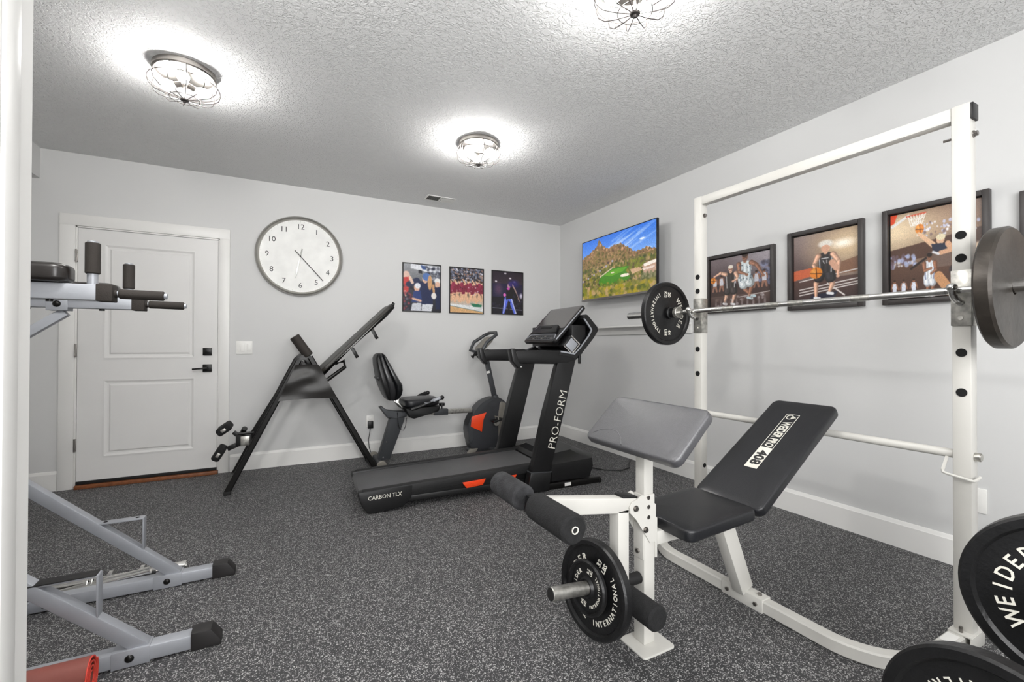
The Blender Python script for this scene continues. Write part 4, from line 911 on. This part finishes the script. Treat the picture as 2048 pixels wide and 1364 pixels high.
# board
b0, b1 = V((.305, 4.325, .915)), V((.915, 4.325, 1.520)); bd = (b1-b0); bl = bd.length; bd.normalize(); bn_ = bd.cross(V((0, 1, 0))); bn_ = bn_ if bn_.z > 0 else -bn_
obj('backboard', G().pad((b0+b1)/2+bn_*.012, bd, (0, 1, 0) if bn_.dot(bd.cross(V((0, 1, 0)))) > 0 else (0, -1, 0), bl, .44, .030, .06, .008, .004, lambda u: 1.0 if u < .6 else 1.0-.8*(u-.6)), mat('olive_black_board', (48, 46, 42), .45, bump=(260, .2, .001)), iv)
obj('board_frame', G().tube([b0+V((0, -.20, 0))-bn_*.012, b1*.85+b0*.15+V((0, -.20, 0))-bn_*.012, b1+V((0, -.12, 0))-bn_*.012, b1+V((0, .12, 0))-bn_*.012, b1*.85+b0*.15+V((0, .20, 0))-bn_*.012, b0+V((0, .20, 0))-bn_*.012], .013, 12), blk_metal, iv)
for a in (.30, .58):
    p = b0+bd*bl*(a+.08)-bn_*.02+V((0, -.19, 0)); obj('board_tab', G().bar(p, p+V((.045, 0, -.085)), .030, .010, (0, 1, 0), .002), blk_metal, iv)
p = b1+bn_*.01
obj('head_clip', G().tube([p+V((0, -.05, 0)), p+V((.03, -.05, .035)), p+V((.045, -.03, .03)), p+V((.05, .03, .0)), p+V((.0, .05, -.01))], .008, 10).box(p+V((.01, 0, 0)), (.05, .14, .03), (bd, (0, 1, 0), bn_), .004), blk_metal, iv)
obj('board_bracket', G().tube([b0+bd*.13-bn_*.02+V((0, -.15, 0)), b0+bd*.20-bn_*.055+V((0, -.15, 0)), b0+bd*.17-bn_*.10+V((0, -.15, 0)), b0-bn_*.09+V((-.02, -.15, 0))], .017, 10), blk_metal, iv)
obj('boom', G().rtube([(-.262, 4.325, .330), (.10, 4.325, .985), (.24, 4.325, .93)], .040, .034, (0, 1, 0), .006), blk_metal, iv)
obj('pivot_axle', G().cyl((.160, YN, 1.0), (.160, YFr, 1.0), .012, 16), blk_metal, iv)
# ankle holder
ah = obj('ankle_clamp', G().box((-.275, 4.20, .385), (.105, .08, .085), None, .008).bar((-.30, 4.20, .360), (-.385, 4.20, .325), .04, .035).bar((-.29, 4.20, .40), (-.345, 4.20, .455), .035, .03), plastic, iv)
obj('clamp_plate', G().box((-.262, 4.155, .385), (.062, .004, .075), None, .001), worn, ah)
obj('clamp_knob', G().cyl((-.285, 4.22, .44), (-.265, 4.16, .485), .020, 16, bev=.003), plastic, ah)
obj('clamp_lever', G().cyl((-.31, 4.13, .45), (-.20, 4.13, .452), .010, 12, bev=.002), plastic, ah)
for c_, ax_ in (((-.405, 4.20, .490), (.5, 0, .35)), ((-.440, 4.20, .300), (.55, 0, .9))):
    d = V(ax_).normalized(); s2 = d.cross(V((0, 1, 0))).normalized()
    obj('ankle_cushion', G().box(c_, (.105, .20, .060), (d, (0, 1, 0), s2), .018, 4), foam, iv)
    obj('cushion_bracket', G().box(V(c_)+V((0, -.102, 0)), (.034, .006, .022), (d, (0, 1, 0), s2), .001), worn, iv)

# ------------------------------------------------------------------ recumbent exercise bike
BY = 4.40
bk_ = thing('exercise_bike', 'grey and black recumbent exercise bike with orange panel by the back wall', 'exercise bike', (1.5, BY, 0))
def yp(pts, y, depth, bev=0, g=None): return (g or G()).prism(pts, (0, y, 0), (1, 0, 0), (0, 0, 1), depth, bev)
def smooth(pts, n=4):
    out = []; m = len(pts)
    for i in range(m):
        p0, p1, p2, p3 = [V((*pts[(i+k-1) % m], 0)) for k in range(4)]
        for j in range(n):
            t_ = j/n; q = .5*((2*p1)+(-p0+p2)*t_+(2*p0-5*p1+4*p2-p3)*t_*t_+(-p0+3*p1-3*p2+p3)*t_**3); out.append((q.x, q.y))
    return out
# backrest: sections stacked along the back, cushion in front of a hard shell
def loft_back(rows):
    g = G(); rings = []
    for z, x0, x1, hw in rows:
        xc, th = (x0+x1)/2, x1-x0; ring_ = []
        for i in range(24):
            a = 2*math.pi*i/24; ca, sa = math.cos(a), math.sin(a)
            ring_.append(g.bm.verts.new((xc+th/2*math.copysign(abs(ca)**.6, ca), BY+hw*math.copysign(abs(sa)**.55, sa), z)))
        rings.append(ring_)
    for a, b in zip(rings, rings[1:]):
        for i in range(24): g.face([a[i], a[(i+1) % 24], b[(i+1) % 24], b[i]])
    g.face(rings[0]); g.face(rings[-1]); return g
BR = [(.618, .935, .985, .07), (.635, .915, 1.010, .105), (.675, .895, 1.035, .135), (.720, .880, 1.042, .155), (.775, .862, 1.036, .170), (.840, .846, .996, .172), (.900, .832, .962, .165), (.970, .818, .925, .150), (1.030, .808, .893, .130), (1.062, .812, .876, .105), (1.078, .825, .860, .070)]
obj('seat_back', loft_back([(z, x0+(x1-x0)*.52, x1, w) for z, x0, x1, w in BR]), mat('black_cushion', (20, 21, 23), .3, coat=.2), bk_)
obj('cushion_base', loft_back([(z, x0+(x1-x0)*.10, x0+(x1-x0)*.60, w+.002) for z, x0, x1, w in BR]), mat('dark_grey_vinyl', (44, 44, 46), .34, coat=.2), bk_)
obj('back_shell', loft_back([(z, x0-.012-.02*math.sin(3.1*k/10), x0+(x1-x0)*.25, w-.012) for k, (z, x0, x1, w) in enumerate(BR)]), mat('dark_shell_plastic', (30, 30, 31), .4), bk_)
obj('lumbar_pocket', G().box((.822, BY-.02, .845), (.05, .14, .04), ((.8, 0, .5), (0, 1, 0), (-.5, 0, .8)), .006), plastic, bk_)
obj('seat_cushion', G().pad((1.235, BY, .590), V((1, 0, .02)), (0, 1, 0), .36, .36, .075, .08, .025, .010, lambda u: 1.0-.28*u), vinyl, bk_)
obj('seat_pan', yp([(1.06, .545), (1.42, .545), (1.40, .495), (1.30, .470), (1.15, .435), (1.11, .450)], BY, .24, .01), plastic, bk_)
obj('back_support', G().tube([(1.00, BY-.05, .66), (1.00, BY-.05, .60), (1.04, BY-.05, .55), (1.10, BY-.05, .53)], .014, 12).tube([(1.00, BY+.05, .66), (1.00, BY+.05, .60), (1.04, BY+.05, .55), (1.10, BY+.05, .53)], .014, 12), chrome, bk_)
for y, za in ((BY-.24, 0), (BY+.24, 0)):
    h_ = obj('side_handle', G().tube([(1.06, BY+(y-BY)*.3, .545), (1.10, y, .55), (1.16, y, .565), (1.30, y, .610), (1.385, y, .640)], .016, 14), plastic, bk_)
    obj('grip', G().tube([(1.22, y, .590), (1.30, y, .6165), (1.372, y, .642)], .019, 14), silver if y < BY else foam, h_)
    obj('grip_end', G().ball((1.392, y, .645), .022, 14), plastic, h_)
obj('slide_rail', G().bar((1.10, BY, .475), (1.80, BY, .462), .05, .045), worn, bk_)
obj('rail_sleeve', G().bar((1.38, BY, .470), (1.53, BY, .467), .062, .062), charc, bk_)
obj('adjust_knob', G().cyl((1.47, BY, .50), (1.47, BY, .535), .008, 12).cyl((1.47, BY, .530), (1.47, BY, .560), .032, 12, bev=.004), plastic, bk_)
obj('rear_post', yp([(.815, .045), (.935, .045), (1.075, .420), (1.085, .500), (.945, .500), (.930, .420)], BY, .075, .008), charc, bk_)
obj('post_head', yp([(.835, .555), (.860, .565), (.905, .515), (1.065, .505), (1.105, .480), (1.095, .450), (1.0, .445), (.915, .445)], BY, .10, .01), charc, bk_)
obj('pulse_wire', G().tube([(1.00, BY-.052, .50), (1.01, BY-.056, .38), (1.03, BY-.056, .33), (1.06, BY-.056, .32), (1.08, BY-.056, .36), (1.09, BY-.052, .44)], .004, 8), plastic, bk_)
for x, z in ((.90, .22), (.87, .075)): obj('screw', G().cyl((x, BY-.036, z), (x, BY-.042, z), .007, 10), chrome, bk_)
obj('rear_stabiliser', G().cyl((.83, BY-.20, .033), (.83, BY+.20, .033), .026, 20), charc, bk_)
for y in (BY-.20, BY+.20): obj('wheel', G().cyl((.825, y-.02, .042), (.825, y+.02, .042), .042, 24, bev=.006), shroud_l, bk_)
sh = smooth([(1.735, .30), (1.80, .44), (1.90, .545), (2.02, .585), (2.13, .575), (2.20, .50), (2.26, .40), (2.275, .25), (2.23, .09), (2.10, .055), (1.80, .055), (1.755, .14)])
obj('flywheel_shroud', yp(sh, BY, .13, .02), shroud, bk_)
obj('shroud_rear', yp(smooth([(2.10, .52), (2.20, .50), (2.285, .40), (2.305, .26), (2.27, .13), (2.22, .085), (2.10, .09)]), BY, .138, .012), shroud_l, bk_)
obj('shroud_edge', yp(smooth([(1.735, .30), (1.80, .44), (1.90, .545), (2.02, .590), (2.06, .585), (1.98, .54), (1.88, .46), (1.80, .38), (1.79, .28), (1.785, .14), (1.755, .14)]), BY, .142, .006), charc, bk_)
obj('colour_panel', yp([(1.775, .405), (1.945, .438), (1.905, .360), (1.893, .235), (1.765, .300)], BY-.069, .010, .003), orange, bk_)
cr = obj('crank', G().cyl((2.06, BY-.07, .32), (2.06, BY-.09, .32), .035, 24, bev=.004).bar((2.06, BY-.092, .32), (2.02, BY-.105, .355), .022, .012, (0, 1, 0)), worn, bk_)
obj('pedal', G().box((2.03, BY-.155, .362), (.115, .085, .022), ((.98, 0, .2), (0, 1, 0), (-.2, 0, .98)), .006), plastic, cr)
obj('pedal_strap', G().tube([(2.03, BY-.12, .37), (2.02, BY-.125, .40), (2.03, BY-.185, .40), (2.03, BY-.195, .37)], .006, 8), shroud_l, cr)
obj('front_stabiliser', G().cyl((2.0, BY-.24, .035), (2.0, BY+.24, .035), .028, 20).bx((1.76, BY-.05, .02), (2.05, BY+.05, .06), .006), charc, bk_)
obj('front_foot', yp([(1.72, .0), (1.80, .0), (1.85, .065), (1.77, .065)], BY-.05, .05, .006), shroud_l, bk_)
obj('mast', G().bar((2.080, BY, .56), (1.960, BY, 1.06), .048, .050, (0, 1, 0), .008), charc, bk_)
obj('mast_label', G().box((1.985, BY-.026, .865), (.026, .002, .034), ((-.235, 0, .97), (0, 1, 0), (.97, 0, .235))), white_pl, bk_)
obj('mast_collar', G().cyl((2.085, BY, .555), (2.070, BY, .61), .045, 20, r2=.036, bev=.006), charc, bk_)
cnd = V((.72, 0, .70)).normalized(); cnn = V((-.70, 0, .72)).normalized()
co_ = obj('console', G().pad((1.945, BY, 1.170), cnd, (0, -1, 0) if cnd.cross(V((0, -1, 0))).x < 0 else (0, 1, 0), .20, .19, .045, .05, .012, .004), shroud_l, bk_)
hp = [(1.99, 0, 1.10), (1.90, .12, 1.08), (1.85, .20, 1.10), (1.90, .22, 1.19), (2.02, .19, 1.27), (2.05, .10, 1.295)]
ring2 = [(x, BY-y*.8, z) for x, y, z in hp]+[(x, BY+y*.8, z) for x, y, z in reversed(hp[1:])]
obj('handlebar', G().tube(ring2, .018, 12, closed=True), charc, bk_)
for y in (BY-.14, BY+.02): obj('grip', G().tube([(1.815, y, 1.03), (1.85, y, 1.06), (1.90, y, 1.075)], .022, 12), foam, bk_)

# ------------------------------------------------------------------ power tower (captain's chair)
pt = thing('power_tower', 'silver grey power tower with black arm pads and dip grips at the left edge', 'power tower', (-1.1, 2.35, 0))
YA, YBt = 2.665, 2.085
for y in (YA, YBt):
    zf = .032
    obj('base_rail', G().bx((-1.45, y-.028, .006), (-.300, y+.028, .058), .004), silver, pt)
    obj('foot_cap', G().prism([(-.302, 0), (-.206, 0), (-.206, .022), (-.238, .068), (-.302, .068)], (0, y, 0), (1, 0, 0), (0, 0, 1), .070, .005), mat('dark_cap_rubber', (30, 28, 28), .55), pt)
    sv = obj('joint_sleeve', G().bx((-.535, y-.0315, .002), (-.425, y+.0315, .0625), .002), silver, pt)
    obj('bolt', G().lathe([(0, .008), (.006, .008), (.012, .004), (.014, 0), (0, 0)], (-.483, y-.0315, .032), (0, -1, 0), 20), blk_metal, sv)
    obj('diagonal_strut', G().bar((-.445, y, .050), (-1.16, y, .715), .045, .045), silver, pt)
    st_ = obj('step_bracket', G().bar((-.575, y, .165), (-.575, y, .345), .044, .006, (1, 0, 0), .001).bar((-.573, y, .345), (-.755, y, .345), .044, .006, (0, 0, 1), .001), silver, pt)
    if y == YBt: obj('step_grip', G().bar((-.578, y, .350), (-.76, y, .350), .048, .006), rubber, st_)
    else:
        for x in (-.60, -.715): obj('hole', G().cyl((x, y, .3482), (x, y, .3492), .008, 12), dark_hole, st_)
    ym = y
    obj('upright', G().bar((-1.12, y+(-.0), .60), (-1.34, 2.375+(y-2.375)*.75, 1.95), .05, .05), silver, pt)
obj('cross_tube', G().bx((-1.005, YBt, .006), (-.955, YA+.03, .058), .004), silver, pt)
obj('cross_tube', G().bx((-1.34, YBt, .006), (-1.29, YA, .058), .004), silver, pt)
obj('bolt', G().lathe([(0, .008), (.006, .008), (.012, .004), (.014, 0), (0, 0)], (-.905, YA-.030, .032), (0, -1, 0), 20), blk_metal, pt)
za = 1.350
for y, xe in ((2.105, -.545), (2.610, -.565)):
    ar = obj('dip_arm', G().bx((-1.28, y-.028, za-.028), (xe-.045, y+.028, za+.028), .003), silver, pt)
    obj('arm_end_cap', G().bx((xe-.046, y-.031, za-.031), (xe, y+.031, za+.031), .003), grip_m, ar)
    obj('forward_grip', G().cyl((xe-.002, y, za-.001), (xe+.008, y, za), .014, 20).cyl((xe+.012, y, za), (xe+.145, y, za-.002), .018, 28, bev=.003), grip_m, ar)
    obj('grip_tube', G().cyl((xe-.002, y, za), (xe+.154, y, za-.002), .011, 20), silver, ar)
    obj('vertical_tube', G().cyl((xe-.062, y, za+.02), (xe-.062, y, za+.185), .0155, 24), silver, ar)
    obj('upright_grip', G().cyl((xe-.062, y, za+.068), (xe-.062, y, za+.180), .0215, 28, bev=.003), grip_m, ar)
    obj('arm_pad', G().pad((-.84, y, za+(.062 if y < 2.3 else .052)), (1, 0, 0), (0, 1, 0), .36, .115, .062, .045, .016, .006), mat('dark_arm_pad', (30, 26, 24), .32, coat=.3), pt)
    for x in (-.72, -.96): obj('pad_bolt', G().cyl((x, y, za-.028), (x, y, za-.036), .010, 12), blk_metal, ar)
    obj('arm_sleeve', G().bx((-.895, y-.031, za-.040), (-.825, y+.031, za+.010), .002), silver, ar)
    obj('bolt', G().lathe([(0, .008), (.006, .008), (.012, .004), (.014, 0), (0, 0)], (-.860, y-.031, za-.012), (0, -1, 0), 20), blk_metal, ar)
    obj('arm_brace', G().bar((-.840, y, za-.045), (-1.26, y, .97), .036, .036), silver, pt)
tag(pt)

# chrome dumbbell bar with collars lying behind the far rail of the tower
db2 = thing('dumbbell_bar', 'chrome threaded bar with spring collars on the floor behind the tower rail', 'bar', (-.70, 2.78, 0))
obj('shaft', G().cyl((-.98, 2.80, .036), (-.425, 2.775, .036), .0155, 20, bev=.001), chrome, db2)
obj('sleeve', G().cyl((-.62, 2.784, .036), (-.427, 2.775, .036), .0235, 24, bev=.002), chrome, db2)
for x in (-.735, -.615): obj('collar', G().cyl((x, 2.785, .036), (x+.018, 2.784, .036), .036, 24, bev=.002), chrome, db2)
obj('second_shaft', G().cyl((-.93, 2.725, .028), (-.56, 2.712, .070), .019, 20, bev=.001), chrome, db2)
obj('spring_collar', G().tube([(-.80+.016*i/6, 2.73+.026*math.cos(i), .045+.026*math.sin(i)) for i in range(26)], .0035, 8).tube([(-.80, 2.756, .045), (-.83, 2.78, .08), (-.86, 2.77, .09)], .0035, 8), chrome, db2)

# ------------------------------------------------------------------ rolled red mat
g = G(); ax0, ay0, L_ = -.550, 1.925, .75
sp = []
for i in range(0, 150):
    a = 1.2+i/150*2*math.pi*3.9; r = .016+.052*(i/150); sp.append((ay0+r*.86*math.cos(a), .078+r*1.10*math.sin(a)))
sp = [(y, max(z, .0035)) for y, z in sp]
th_ = .0045; A_, B_ = [], []
for i, (y, z) in enumerate(sp):
    y1_, z1_ = sp[min(i+1, len(sp)-1)]; y0_, z0_ = sp[max(i-1, 0)]; t2 = V((y1_-y0_, z1_-z0_, 0)).normalized(); nx, nz = -t2.y, t2.x
    A_.append((y+nx*th_/2, z+nz*th_/2)); B_.append((y-nx*th_/2, z-nz*th_/2))
rm = thing('rolled_mat', 'rolled red rubber mat on the floor in the lower left corner', 'exercise mat', (ax0-L_/2, ay0, 0))
obj('mat_roll', G().strip([(p[0]-ay0, p[1]) for p in A_], [(p[0]-ay0, p[1]) for p in B_], (ax0-L_/2, ay0, 0), (0, 1, 0), (0, 0, 1), L_), redmat, rm, ang=50)
obj('roll_edge', G().strip([(p[0]-ay0, p[1]) for p in A_], [(p[0]-ay0, p[1]) for p in B_], (ax0+.001, ay0, 0), (0, 1, 0), (0, 0, 1), .004), redend, rm, ang=50)

# ------------------------------------------------------------------ padded stool end behind the jamb
st = thing('padded_stool', 'grey rounded cushion on a black foot, partly hidden at the far left', 'stool', (-1.98, 4.45, 0))
obj('cushion', G().pad((-1.93, 4.45, .32), (1, 0, 0), (0, 1, 0), .44, .34, .14, .12, .05, .01), greycloth, st)
obj('pedestal', G().bx((-1.99, 4.40, .03), (-1.90, 4.50, .26), .005), blk_metal, st)
obj('foot', G().prism([(-.20, 0), (.20, 0), (.16, .05), (-.16, .05)], (-1.93, 4.45, 0), (1, 0, 0), (0, 0, 1), .09, .004), blk_metal, st)
